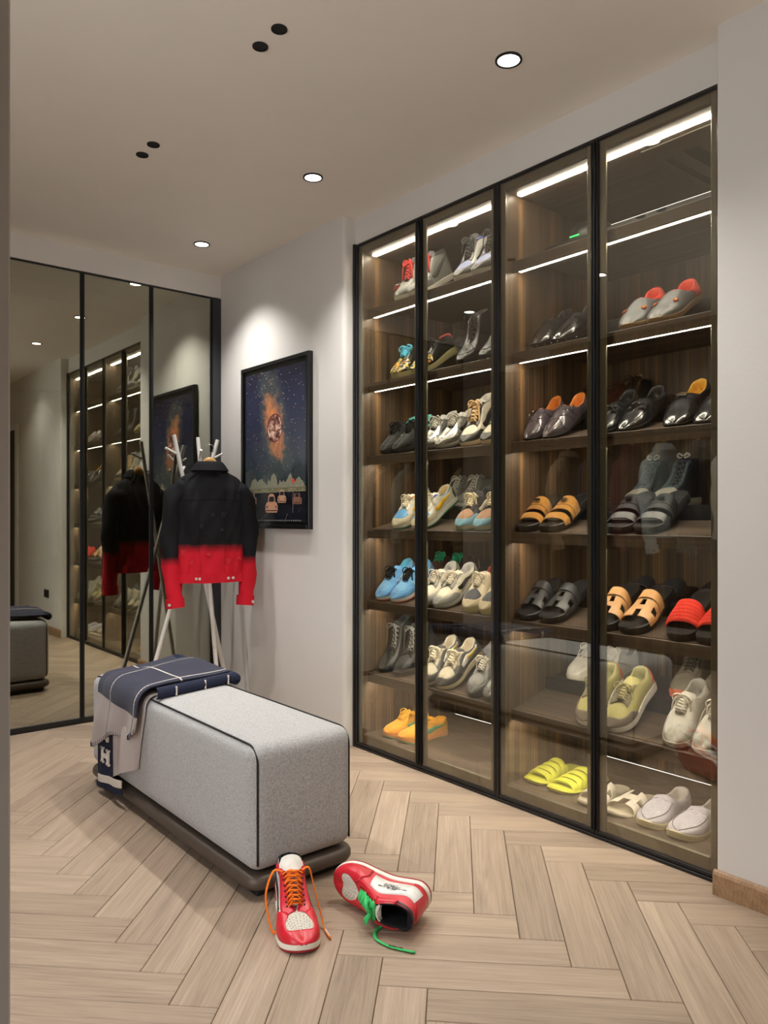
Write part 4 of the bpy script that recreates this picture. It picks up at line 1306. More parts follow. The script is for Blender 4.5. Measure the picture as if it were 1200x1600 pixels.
# ---- sixth shelf
pair(sneaker, 'khaki knit sneaker with white sole and orange heel, %s of its pair', 'khaki knit sneakers', [T(5, 1.728), T(5, 1.612)], tilt=(31, 33), style='low',
     up=(176, 168, 112), mid=(226, 222, 214), out=(212, 208, 200), lining=(170, 164, 118), guard=(122, 110, 98), heel=(222, 86, 56), stay=(128, 120, 96), lace=(170, 160, 116), lace_r=.0028, mt=canvas, sole=(.034, .026), trise=.036)
pair(sneaker, 'plain pale sneaker at the near end of the sixth shelf, %s of its pair', 'plain pale sneakers', [T(5, 1.372), T(5, 1.268)], style='low',
     up=(182, 178, 168), mid=(196, 190, 176), out=(170, 164, 150), lining=(150, 148, 142), lace=(190, 186, 176))
pair(sneaker, 'off-white lace-up trainer alone on the riser of the sixth shelf, %s one', 'off-white trainers', [TB(5, 1.935, 2.625), TB(5, 1.830, 2.625)], tilt=(8, 8), style='low',
     up=(218, 213, 202), mid=(214, 208, 196), out=(196, 190, 178), lining=(170, 168, 162), lace=(222, 218, 208), L=.275, trise=.05, mt=canvas, zmul=1.1)
pair(sneaker, 'taupe runner with orange sole behind the plain pale pair, %s one', 'taupe and orange runners', [TB(5, 1.490, 2.66), TB(5, 1.385, 2.66)], tilt=(6, 6), style='mid',
     up=(132, 126, 114), mid=(232, 118, 82), out=(226, 104, 70), lining=(90, 86, 80), stay=(110, 104, 94), lace=(70, 66, 60), lace_r=.0038, L=.272, mt=canvas, sole=(.042, .032))
# ---- floor of the near unit
pair(sandal, 'acid yellow slide with puffy straps on the cabinet floor, %s of its pair', 'acid yellow slides', [(2.448, 2.005, BASE_Z), (2.440, 1.880, BASE_Z)], yaw=(174, 178), tilt=FLAT, kind='fat', up=(226, 226, 70), bed=(120, 118, 92), sole_c=(216, 216, 74), mt=rubber, sole=(.026, .020), name='slide', cat='slide', W=.100)
pair(sandal, 'bone white slide with cut-out strap on the cabinet floor, %s of its pair', 'bone white slides', [(2.410, 1.722, BASE_Z), (2.405, 1.606, BASE_Z)], tilt=FLAT, kind='oran', up=(216, 208, 194), bed=(196, 186, 166), sole_c=(126, 120, 104), mt=leather, sole=(.018, .014), name='slide', cat='slide')
pair(dress_shoe, 'lavender suede loafer with rope sole on the cabinet floor, %s of its pair', 'lavender rope-sole loafers', [(2.404, 1.470, BASE_Z), (2.398, 1.352, BASE_Z)], tilt=FLAT, up=(178, 173, 184), lining=(186, 180, 176), sole_c=(196, 184, 146), mid=(202, 192, 156), kind='esp', pointed=.05, W=.110, mt=suede, sole=(.026, .024), name='rope_sole_loafer')

# ------------------------------------------------------------------ bench
def fabric_mat(name, c0, c1, scale=900.0, bstr=0.5):
    t = NT(name)
    co = t.coord('Object')
    mp1 = t.n('ShaderNodeMapping'); t.l(co, mp1.inputs[0]); mp1.inputs['Scale'].default_value = (scale * .35, scale * 1.0, scale * .35)
    mp2 = t.n('ShaderNodeMapping'); t.l(co, mp2.inputs[0]); mp2.inputs['Scale'].default_value = (scale * .9, scale * .3, scale * .9)
    a = t.noise(mp1.outputs[0], 1.0, 2.0); b = t.noise(mp2.outputs[0], 1.0, 2.0)
    d = t.noise(co, 420, 3.0, .7)
    f = t.math('ADD', t.math('MULTIPLY', a, .35), t.math('ADD', t.math('MULTIPLY', b, .3), t.math('MULTIPLY', d, .35)))
    col = t.ramp(f, [(0.36, lin(c0)), (0.62, lin(c1))])
    t.principled(col, .95, 0, .15, f, bstr, sheen=.25, bump_dist=.002)
    return t.m
M_BENCH = fabric_mat('bench_weave', (140, 139, 138), (192, 191, 190), 420)
bx0, bx1, by0, by1, bz0, bz1 = 1.150, 1.530, 1.998, 3.395, 0.078, 0.462
bench = empty('bench', ((bx0 + bx1) / 2, (by0 + by1) / 2, 0))
tag(bench, 'long pale grey upholstered bench with black piping on a bronze base', 'bench')
def rbox_geo(x0, x1, y0, y1, z0, z1, r, n=6, bulge=0.0, rb=None):
    """rounded block, denser at the edges, faces slightly crowned"""
    rb = r if rb is None else rb
    def axis(a, b, ra, rb_):
        t = [a + ra * (1 - math.cos(PI / 2 * i / n)) for i in range(n + 1)]
        mid = np.linspace(a + ra, b - rb_, 9)[1:-1].tolist()
        e = [b - rb_ * (1 - math.cos(PI / 2 * i / n)) for i in range(n, -1, -1)]
        return t + mid + e
    ax = [axis(x0, x1, r, r), axis(y0, y1, r, r), axis(z0, z1, rb, r)]
    lo = np.array([x0 + r, y0 + r, z0 + rb]); hi = np.array([x1 - r, y1 - r, z1 - r])
    idx, V, Fc = {}, [], []
    def put(i, j, k):
        key = (i, j, k)
        if key in idx: return idx[key]
        p = np.array([ax[0][i], ax[1][j], ax[2][k]])
        c = np.minimum(np.maximum(p, lo), hi); d = p - c
        cnt = np.count_nonzero(np.abs(d) > 1e-9)
        q = p.copy()
        if cnt > 1:
            # map the cube corner region onto a sphere / cylinder
            L = np.linalg.norm(d); m = np.max(np.abs(d))
            rr = np.where(p < lo, np.array([r, r, rb]), r)
            q = c + d / L * r * (m / max(r, 1e-9)) if cnt == 3 else c + d / L * m
        f = (q - np.array([x0, y0, z0])) / np.array([x1 - x0, y1 - y0, z1 - z0])
        s = [math.sin(PI * min(max(v, 0), 1)) for v in f]
        if i in (0, len(ax[0]) - 1): q[0] += (1 if i else -1) * bulge * s[1] * s[2]
        if j in (0, len(ax[1]) - 1): q[1] += (1 if j else -1) * bulge * s[0] * s[2]
        if k == len(ax[2]) - 1: q[2] += bulge * s[0] * s[1]
        idx[key] = len(V); V.append(q)
        return idx[key]
    N = [len(a) for a in ax]
    for k in (0, N[2] - 1):
        for i in range(N[0] - 1):
            for j in range(N[1] - 1):
                Fc.append((put(i, j, k), put(i + 1, j, k), put(i + 1, j + 1, k), put(i, j + 1, k)))
    for j in (0, N[1] - 1):
        for i in range(N[0] - 1):
            for k in range(N[2] - 1):
                Fc.append((put(i, j, k), put(i + 1, j, k), put(i + 1, j, k + 1), put(i, j, k + 1)))
    for i in (0, N[0] - 1):
        for j in range(N[1] - 1):
            for k in range(N[2] - 1):
                Fc.append((put(i, j, k), put(i, j + 1, k), put(i, j + 1, k + 1), put(i, j, k + 1)))
    return V, Fc
V, Fc = rbox_geo(bx0, bx1, by0, by1, bz0, bz1, 0.045, 6, 0.006)
seat = add('cushion', V, Fc, M_BENCH, bench, True); fix_normals(seat)
def piping(x, sgn):
    r = 0.052; yy0, yy1, zz1, zz0 = by0 + 0.0058, by1 - 0.0058, bz1 - 0.0050, bz0 + 0.026
    pts = [(x, yy0, zz0)] + [(x, yy0, z) for z in np.linspace(zz0, zz1 - r, 6)[1:]]
    pts += [(x, yy0 + r - r * math.cos(a), zz1 - r + r * math.sin(a)) for a in np.linspace(0, PI / 2, 7)[1:]]
    pts += [(x, y, zz1 + .0015 * math.sin(PI * (y - yy0) / (yy1 - yy0))) for y in np.linspace(yy0 + r, yy1 - r, 14)[1:]]
    pts += [(x, yy1 - r + r * math.sin(a), zz1 - r + r * math.cos(a)) for a in np.linspace(0, PI / 2, 7)[1:]]
    pts += [(x, yy1, z) for z in np.linspace(zz1 - r, zz0, 6)[1:]]
    V, Fc = tube_geo(pts, 0.0034, 7)
    # drop the cord onto the rounded edge
    V = [np.array(v) + np.array([0, 0, 0]) for v in V]
    return add('piping', V, Fc, mat((22, 21, 22), .7), bench, True)
piping(bx0 + 0.020, -1); piping(bx1 - 0.020, 1)
def rrect(x0, x1, y0, y1, r, n=8):
    P = []
    for (cx_, cy_, a0) in ((x1 - r, y1 - r, 0), (x0 + r, y1 - r, PI / 2), (x0 + r, y0 + r, PI), (x1 - r, y0 + r, 1.5 * PI)):
        P += [(cx_ + r * math.cos(a0 + PI / 2 * i / n), cy_ + r * math.sin(a0 + PI / 2 * i / n)) for i in range(n + 1)]
    return P
V, Fc = [], []
lev = [(-.016, .026), (-.004, .030), (.003, .040), (.003, .056), (-.004, .067), (-.014, .072), (-.03, .073)]
for g, z in lev:
    V += [(x, y, z) for x, y in rrect(bx0 - .003 - g, bx1 + .003 + g, by0 - .006 - g, by1 + .006 + g, .055 + g)]
k_ = len(V) // len(lev)
for i in range(len(lev) - 1):
    Fc += [(i * k_ + j, i * k_ + (j + 1) % k_, (i + 1) * k_ + (j + 1) % k_, (i + 1) * k_ + j) for j in range(k_)]
Fc += [tuple(range(k_ - 1, -1, -1)), tuple((len(lev) - 1) * k_ + j for j in range(k_))]
base = add('base_rail', V, Fc, mat((88, 77, 68), .5, metal=.3, var=.05, bstr=.05), bench, True); auto_smooth(base, 50)
box('plinth', bx0 + 0.03, bx1 - 0.03, by0 + 0.03, by1 - 0.03, 0.0, 0.034, M_MATBLACK, bench, .004)

# ------------------------------------------------------------------ throw blanket on the far end of the bench
def throw_mat():
    t = NT('throw_wool')
    uv = t.n('ShaderNodeTexCoord').outputs['UV']
    sp = t.n('ShaderNodeSeparateXYZ'); t.l(uv, sp.inputs[0])
    a, b = sp.outputs[0], sp.outputs[1]            # a: across (0 = near edge), b: metres along the drape
    def line(x, c, wd): return t.math('LESS_THAN', t.math('ABSOLUTE', t.math('SUBTRACT', x, c)), wd)
    navy, beige, cream = lin((38, 42, 62)), lin((186, 176, 172)), lin((214, 206, 194))
    part = t.math('GREATER_THAN', b, t.math('ADD', 0.455, t.math('MULTIPLY', a, -0.02)))
    col = t.mix(part, navy, beige)
    l1 = t.math('MAXIMUM', line(a, .62, .006), line(a, .05, .006))
    l2 = line(b, .235, .0035)
    onnavy = t.math('SUBTRACT', 1.0, part)
    col = t.mix(t.math('MULTIPLY', t.math('MAXIMUM', l1, l2), onnavy), col, cream)
    col = t.mix(t.math('MULTIPLY', l1, part), col, navy)
    nz = t.noise(t.coord('Object'), 700, 2.0)
    col = t.mix(t.math('MULTIPLY', nz, .25), col, lin((90, 86, 90)))
    t.principled(col, .95, 0, .1, nz, .5, sheen=.15, bump_dist=.002)
    return t.m
M_THROW = throw_mat()
M_NAVY, M_BEIGE, M_CREAMW = canvas((36, 40, 60)), canvas((190, 180, 176)), canvas((216, 208, 196))
throw = empty('throw_blanket', (1.3, 3.08, bz1))
tag(throw, 'navy and beige wool throw blanket draped over the far end of the bench', 'blanket')
def drape(a0, a1, start_x, lift, drop, off, na=34, nb=64, skew=0.0, th=.006, wob=.004, name='drape', m=M_THROW, seed=1, flare=.45):
    """sheet that runs over the bench top from start_x towards -X and hangs down its long side"""
    rg = np.random.RandomState(seed)
    ph = rg.rand(4) * 6
    G = np.zeros((na, nb, 3)); UV = np.zeros((na, nb, 2))
    r = .045
    for i in range(na):
        f = i / (na - 1)
        top_len = start_x - (bx0 - off) - r
        arc = r * PI / 2
        dr = drop(f)
        tot = top_len + arc + dr
        for j in range(nb):
            s = tot * j / (nb - 1)
            lf = lift(f, s)
            if s < top_len:
                x, z = start_x - s, bz1 + off + lf
            elif s < top_len + arc:
                q = (s - top_len) / r
                x, z = bx0 - off + r - r * math.sin(q) - lf * math.sin(q), bz1 + off - r + r * math.cos(q) + lf * math.cos(q)
            else:
                d = s - top_len - arc
                x, z = bx0 - off - lf * max(0, 1 - d * 3), bz1 + off - r - d
                x -= .010 * (1 - math.cos(min(1, d / .15) * PI)) * (.5 + .5 * math.sin(f * 7 + ph[0])) + .006 * math.sin(f * 16 + ph[1]) * min(1, d / .1)
            hang = max(0.0, s - top_len - arc)
            ya = a0 - .085 * min(1, s / (top_len + arc)) + .10 * hang / .2 * .5; yb = a1 - skew * min(1, s / (top_len + arc)) + flare * hang
            y = ya + (yb - ya) * f
            z += wob * (math.sin(s * 17 + f * 5 + ph[2]) * .5 + math.sin(f * 11 - s * 8 + ph[3]) * .5) * (1 if s < top_len else .2)
            y += wob * math.sin(s * 13 + ph[0])
            G[i, j] = (x, y, max(z, bz1 + .004) if s < top_len else z); UV[i, j] = (f, s)
    V, Fc = shell_geo(G, th)
    uv = np.vstack([UV.reshape(-1, 2)] * 2)
    return auto_smooth(add(name, V, Fc, m, throw, True, uv), 60), G
# folded layers under the top sheet
def lift_in(f, s): return .012 + .010 * math.exp(-((f - .0) / .2) ** 2)
o1, _ = drape(2.860, 3.255, 1.522, lambda f, s: .004, lambda f: .335 - .10 * (1 - f) + .04 * f, .008, skew=.02, name='lower_layer', m=M_BEIGE, seed=4, wob=.002, flare=-.10)
def lift_top(f, s): return .016 + .026 * math.sin(PI * min(1, f * 1.15)) ** .7 * (.6 + .4 * math.sin(s * 6 + 1)) + .012 * math.exp(-((f) / .12) ** 2)
o2, GT = drape(2.845, 3.385, 1.530, lift_top, lambda f: .090 + .155 * f + .018 * math.sin(f * 9), .018, skew=.19, name='top_layer', seed=2)
# rolled fold at the right-hand end and along the near edge
pts = spline([(1.534, 2.800, bz1 + .022), (1.538, 2.95, bz1 + .026), (1.536, 3.15, bz1 + .028), (1.530, 3.36, bz1 + .024)], 16)
V, Fc = tube_geo(pts, [.021 + .004 * math.sin(i) * .3 for i in range(16)], 12, 1.1); add('rolled_fold', V, Fc, M_NAVY, throw, True)
G = np.zeros((10, 26, 3))
for j in range(26):
    f = j / 25; x = 1.530 - .36 * f
    for i in range(10):
        q = PI * i / 9
        G[i, j] = (x, 2.830 - .020 * math.sin(q) - .085 * f + .002 * math.sin(9 * f), bz1 + .025 - .020 * math.cos(q))
V, Fc = shell_geo(G, .005); auto_smooth(add('near_fold', V, Fc, M_NAVY, throw, True), 60)
for xx in (1.250, 1.385, 1.500):
    V, Fc = cbox_geo(xx - .003, xx + .003, 2.807 - .085 * (1.53 - xx) / .36, 2.816 - .085 * (1.53 - xx) / .36, bz1 + .008, bz1 + .042, .0008); fix_normals(add('stitch_mark', V, Fc, M_CREAMW, throw))
# dark bordered end with its letter, hanging under the top sheet
XL = bx0 - .022
def hang_panel(name, y0, y1, z0, z1, m, off=0.0, th=.003, dz=0.0):
    G = np.zeros((8, 8, 3))
    for i in range(8):
        for j in range(8):
            y = y0 + (y1 - y0) * i / 7; z = z0 + (z1 - z0) * j / 7 + dz * (i / 7)
            G[i, j] = (XL - off - .004 * math.sin(y * 40), y, z)
    V, Fc = shell_geo(G, th); return auto_smooth(add(name, V, Fc, m, throw, True), 60)
hang_panel('dark_border', 3.075, 3.235, .050, .345, M_NAVY, .004, dz=-.030)
hang_panel('border_block', 2.965, 3.215, .085, .115, M_CREAMW, .008, dz=-.034)
hang_panel('border_edge', 2.955, 3.235, .060, .080, M_NAVY, .009, dz=-.034)
def letter_h():
    # tall slab letter lying on its side, as woven into the border
    parts = []
    for (y0, y1, z0, z1) in ((3.095, 3.110, .150, .215), (3.155, 3.170, .150, .215), (3.110, 3.155, .175, .190), (3.088, 3.117, .150, .158), (3.088, 3.117, .207, .215), (3.148, 3.177, .150, .158), (3.148, 3.177, .207, .215),
                         (3.100, 3.116, .245, .330), (3.116, 3.150, .252, .262)):
        parts.append(cbox_geo(XL - .0135, XL - .004, y0, y1, z0 - .01, z1 - .01, .0008))
    V, Fc = joinp(parts)
    return fix_normals(add('woven_letter', V, Fc, M_CREAMW, throw))
letter_h()['label'] = 'cream woven letter H'
# blanket-stitched hems: fringe threads along the lower edges
parts = []
for i in range(0, 34):
    f = i / 33; e = GT[int(f * 33), -1]
    parts.append(tube_geo([e + np.array([-.004, 0, .014]), e + np.array([-.004, .001, -.002]), e + np.array([.003, .001, -.003])], .0011, 4))
V, Fc = joinp(parts); s_ = add('blanket_stitch', V, Fc, M_NAVY, throw, True); s_['kind'] = 'stuff'

# ------------------------------------------------------------------ coat stand
st = empty('coat_stand', (1.98, 4.0, 0))
tag(st, 'white branching coat stand of crossed poles beside the mirrored wardrobe', 'coat stand')
M_POLE = mat((226, 222, 214), .35, var=.03, bstr=.03)
poles = [((1.856, 4.110, 1.612), (2.165, 3.985, 0.0)), ((2.135, 4.120, 1.600), (1.665, 4.150, 0.0)), ((2.050, 4.205, 1.615), (2.020, 3.860, 0.0))]
pegs = [((0.93, (-.075, .0, .035)), (.87, (.03, .03, .03))), ((.93, (.055, -.02, .03)), (.87, (-.05, .03, .05))), ((.92, (-.02, -.06, .05)),)]
for (tp, bt), pg in zip(poles, pegs):
    tp, bt = np.array(tp), np.array(bt)
    V, Fc = tube_geo([bt + (tp - bt) * f for f in np.linspace(0, 1, 6)], [.0125, .0125, .0125, .0122, .012, .0115], 12)
    po = auto_smooth(add('pole', V, Fc, M_POLE, st), 40)
    for f, d in pg:
        p = bt + (tp - bt) * f
        V, Fc = tube_geo([p, p + np.array(d) * .5, p + np.array(d)], [.007, .007, .0075], 10)
        auto_smooth(add('peg', V, Fc, M_POLE, po), 40)
V, Fc = cyl_geo((1.975, 4.045, 0.925), .018, .03, 14); auto_smooth(add('joint', V, Fc, M_POLE, st), 40)

# ------------------------------------------------------------------ jackets on hangers
def ombre_mat(name, top, low, zc, width, rough=.8):
    t = NT(name)
    co = t.coord('Object')
    sp = t.n('ShaderNodeSeparateXYZ'); t.l(co, sp.inputs[0])
    nz = t.noise(co, 18, 4.0, .6)
    z = t.math('ADD', sp.outputs[2], t.math('MULTIPLY', t.math('SUBTRACT', nz, .5), .03))
    f = t.math('DIVIDE', t.math('SUBTRACT', z, zc - width / 2), width, True)
    fine = t.noise(co, 420, 2.0)
    col = t.mix(f, lin(low), lin(top))
    col = t.mix(t.math('MULTIPLY', fine, .2), col, lin(tuple(min(255, c + 26) for c in top)))
    t.principled(col, rough, 0, .25, fine, .35, sheen=.0, bump_dist=.001)
    return t.m

def jacket(name, label, group, m_body, m_sleeve, loc, rotz, m_button, height=.60, shoulder=.205, waist=.205, sleeve_l=.66, monogram=False, lettering=None, m_mark=None, seed=0, spread=.075, long=0.0):
    """jacket on a hanger: local x across, y front to back, z up from the hem"""
    J = empty(name, loc, rotz)
    tag(J, label, 'jacket', group)
    rg = np.random.RandomState(seed); ph = rg.rand(8) * 6
    nz, na = 40, 72
    H = height + long
    fw = ci([(0, waist), (.12, waist * 1.0), (.3, waist * 1.03), (.62, shoulder * 1.03), (.80, shoulder), (.90, shoulder * .86), (.965, shoulder * .50), (1, .070)])
    fd = ci([(0, .085), (.3, .082), (.6, .085), (.8, .072), (.92, .050), (1, .048)])
    G = np.zeros((nz, na + 1, 3))
    for i in range(nz):
        f = i / (nz - 1); z = H * f
        for j in range(na + 1):
            a = 2 * PI * j / na
            ca, sa = math.cos(a), math.sin(a)
            wr = .009 * math.sin(a * 5 + ph[0] + f * 3) * (1 - f) + .008 * math.sin(f * 9 + a * 4 + ph[1]) * (1 - abs(2 * f - 1)) + .006 * math.sin(a * 11 + f * 7 + ph[2]) * (1 - f * .8) + .004 * math.sin(a * 17 - f * 23 + ph[5]) * (f < .95)
            x = float(fw(f)) * math.copysign(abs(ca) ** .75, ca); y = (float(fd(f)) + wr) * math.copysign(abs(sa) ** .9, sa)
            zz = z + (.012 * math.cos(a * 2) * (f > .9) * (f - .9) * 10 if False else 0)
            G[i, j] = (x, y, zz)
    V = G.reshape(-1, 3); Fc = grid_faces(nz, na + 1)
    b = raw('body', V, Fc, m_body, J); fix_normals(b)
    # hem band
    G2 = np.zeros((5, na + 1, 3))
    for i in range(5):
        for j in range(na + 1):
            G2[i, j] = G[0, j] * np.array([1.03, 1.05, 0]) + np.array([0, 0, -.004 + .048 * i / 4])
    V, Fc = shell_geo(G2, .004); auto_smooth(raw('hem_band', V, Fc, m_body, J), 50)
    # seams down the back and a yoke seam
    parts = []
    for sx in (-.34, .34):
        pts = []
        for i in range(3, 33):
            f = i / 39
            a = math.acos(max(-1, min(1, math.copysign(abs(sx) ** (1 / .75), sx))))
            j = int(round(a / (2 * PI) * na))
            pts.append(G[i, (na - j) % na] + np.array([0, -.001, 0]))
        parts.append(tube_geo(pts, .0018, 4))
    i = int(.74 * 39); parts.append(tube_geo([G[i, j] + np.array([0, -.001, 0]) for j in range(na // 2 + 3, na - 2)], .0018, 4))
    V, Fc = joinp(parts); raw('seams', V, Fc, m_body, J)
    # sleeves
    for sg in (-1, 1):
        sx = sg * shoulder * .80; sz = H * .80
        path = spline([(sx * .55, 0, sz + .012), (sx * .86, 0, sz + .004), (sx + sg * .034, 0, sz - .045), (sx + sg * (.052 + spread * .3), -.004, sz - .22), (sx + sg * (.045 + spread * .55), -.012, sz - .40), (sx + sg * (.025 + spread * .75), -.03, sz - sleeve_l + .04)], 22)
        rad = np.interp(np.linspace(0, 1, 22), [0, .12, .24, .4, .7, 1], [.030, .050, .064, .064, .056, .046])
        V, Fc = [], []
        T = np.gradient(path, axis=0); T /= np.linalg.norm(T, axis=1)[:, None]
        n = 20
        for i in range(22):
            aX = np.array([1.0, 0, 0]) - T[i] * T[i][0]; aX /= np.linalg.norm(aX); aY = np.cross(T[i], aX)
            for j in range(n):
                th = 2 * PI * j / n
                r = rad[i] * (1 + .09 * math.sin(i * 1.3 + 2 * th + ph[3]) + .08 * math.sin(i * .8 - 3 * th + ph[4]) + .05 * math.sin(i * 2.1 + th + ph[6]))
                V.append(path[i] + r * (math.cos(th) * aX * .92 + math.sin(th) * aY * .85))
        for i in range(21):
            for j in range(n):
                Fc.append((i * n + j, i * n + (j + 1) % n, (i + 1) * n + (j + 1) % n, (i + 1) * n + j))
        Fc.append(tuple(range(n)))
        sl = raw('sleeve', V, Fc, m_sleeve, J); fix_normals(sl)
        e, t_ = path[-1], T[-1]
        aX = np.array([1.0, 0, 0]) - t_ * t_[0]; aX /= np.linalg.norm(aX); aY = np.cross(t_, aX)
        G3 = np.zeros((5, n + 1, 3))
        for i in range(5):
            for j in range(n + 1):
                th = 2 * PI * j / n
                G3[i, j] = e + t_ * (-.012 + .055 * i / 4) + .050 * (math.cos(th) * aX * .95 + math.sin(th) * aY * .85)
        V, Fc = shell_geo(G3, .004); cf = auto_smooth(raw('cuff', V, Fc, m_sleeve, sl), 50)
        p = e + t_ * .022 - aY * .0 + np.array([sg * .035, -.036, 0])
        V, Fc = cyl_geo((p[0], p[1] - .003, p[2]), .008, .004, 12, 'y'); raw('button', V, Fc, m_button, cf, False)
    # collar: folded band around the neck
    G4 = np.zeros((7, 26, 3))
    for j in range(26):
        a = -PI * 1.18 + PI * 1.36 * j / 25          # round the back of the neck
        for i in range(7):
            q = i / 6
            rr = 1 + .55 * max(0, q - .35) / .65
            zz = H - .008 + .040 * math.sin(min(1, q / .35) * PI / 2) - .050 * max(0, (q - .35) / .65) ** 1.2
            G4[i, j] = (.066 * rr * math.cos(a), .050 * rr * math.sin(a), zz)
    V, Fc = shell_geo(G4, .004); auto_smooth(raw('collar', V, Fc, m_body, J), 60)
    # buttons on the hem
    for x in (-.092, -.062, .085, .112):
        jj = min(range(na), key=lambda k: abs(G2[2, k][0] - x) + (10 if G2[2, k][1] > 0 else 0))
        p = G2[2, jj]
        V, Fc = cyl_geo((p[0], p[1] - .0065, .020), .0075, .005, 14, 'y'); raw('button', V, Fc, m_button, J, False)
    if monogram:
        def mark(x, z, kind, s):
            jj = min(range(na), key=lambda k: abs(G[int(z / H * 39), k][0] - x) + (10 if G[int(z / H * 39), k][1] > 0 else 0))
            y = G[int(z / H * 39), jj][1] - .0045
            segs = []
            if kind == 'star':
                for k in range(4):
                    a = PI / 2 * k; c_, s_ = math.cos(a) * s, math.sin(a) * s; d_ = PI / 4
                    segs.append([(x + c_, y, z + s_), (x + math.cos(a + d_) * s * .35, y, z + math.sin(a + d_) * s * .35), (x - s_, y, z + c_)])
            else:
                segs = [[(x - s * .7, y, z + s), (x - s * .2, y, z - s * .7), (x + s * .6, y, z - s * .7)], [(x - s * .1, y, z + s), (x + s * .35, y, z - s * .1), (x + s * .9, y, z + s)]]
            return [tube_geo(q, .0013, 5) for q in segs]
        parts = mark(-.105, .105, 'star', .013) + mark(.085, .108, 'letter', .017) + mark(-.02, .150, 'star', .010) + mark(.150, .120, 'star', .012) + mark(-.150, .160, 'letter', .014)
        V, Fc = joinp(parts); o = raw('stitched_monogram', V, Fc, canvas((206, 74, 80)), J); o['label'] = 'stitched flower and letter monogram'
        parts = mark(.0, .36, 'star', .013) + mark(.06, .36, 'letter', .015) + mark(-.06, .30, 'star', .012) + mark(.05, .28, 'star', .010)
        V, Fc = joinp(parts); raw('stitched_monogram', V, Fc, canvas((62, 64, 74)), J)
    if lettering:
        mt_ = Matrix.Translation((-.01, -.092, H * .42)) @ Matrix.Rotation(PI / 2, 4, 'X') @ Matrix.Rotation(-PI / 2, 4, 'Z')
        text_part('lettering', lettering, .055, m_mark, J, mt_)
    return J
def hanger(loc, rotz, label, group=None):
    h = empty('coat_hanger', loc, rotz)
    tag(h, label, 'hanger', group)
    pts = spline([(-.135, 0, -.110), (-.09, 0, -.075), (-.04, 0, -.020), (0, 0, .006), (.04, 0, -.020), (.09, 0, -.075), (.135, 0, -.110)], 25)
    V, Fc = tube_geo(pts, [.010 + .014 * math.exp(-((i - 12) / 3.5) ** 2) for i in range(25)], 10, .55, up=(0, 1, 0)); auto_smooth(raw('yoke', V, Fc, mat((206, 156, 92), .4, var=.12), h), 50)
    pts = [(0, 0, .018), (0, 0, .050)] + [(.022 * math.sin(a) , 0, .074 - .024 * math.cos(a)) for a in np.linspace(0.0, PI * 1.35, 12)]
    V, Fc = tube_geo(pts, .0022, 7); raw('hook', V, Fc, M_STEEL, h)
    return h
JM = ombre_mat('denim_ombre', (12, 12, 15), (208, 20, 42), .180, .05)
JS = ombre_mat('denim_ombre_sleeve', (12, 12, 15), (208, 20, 42), .112, .05)
JZ, JH = 0.795, .620
jl = (1.945, 3.845, JZ)
jacket('denim_jacket', 'black denim jacket fading to bright red at the hem, hung on the coat stand', 'denim jackets', JM, JS, jl, -.30, mat((214, 208, 198), .3, metal=.2), height=JH, shoulder=.188, waist=.184, sleeve_l=.630, monogram=True, seed=3, spread=.02)
hanger((1.945, 3.845, JZ + JH + .030), -.30, 'wooden coat hanger inside the black and red jacket')

# beige jacket behind the wardrobe glass
BM = mat((176, 163, 142), .85, var=.16, nscale=14, bscale=300, bstr=.4)
jacket('beige_jacket', 'beige denim jacket hanging behind the wardrobe glass', 'wardrobe jackets', BM, BM, (1.275, 4.64, 1.06), 1.15, M_STEEL, height=.69, seed=8, sleeve_l=.70)
hanger((1.275, 4.64, 1.77), 1.15, 'wooden hanger of the beige jacket in the wardrobe')

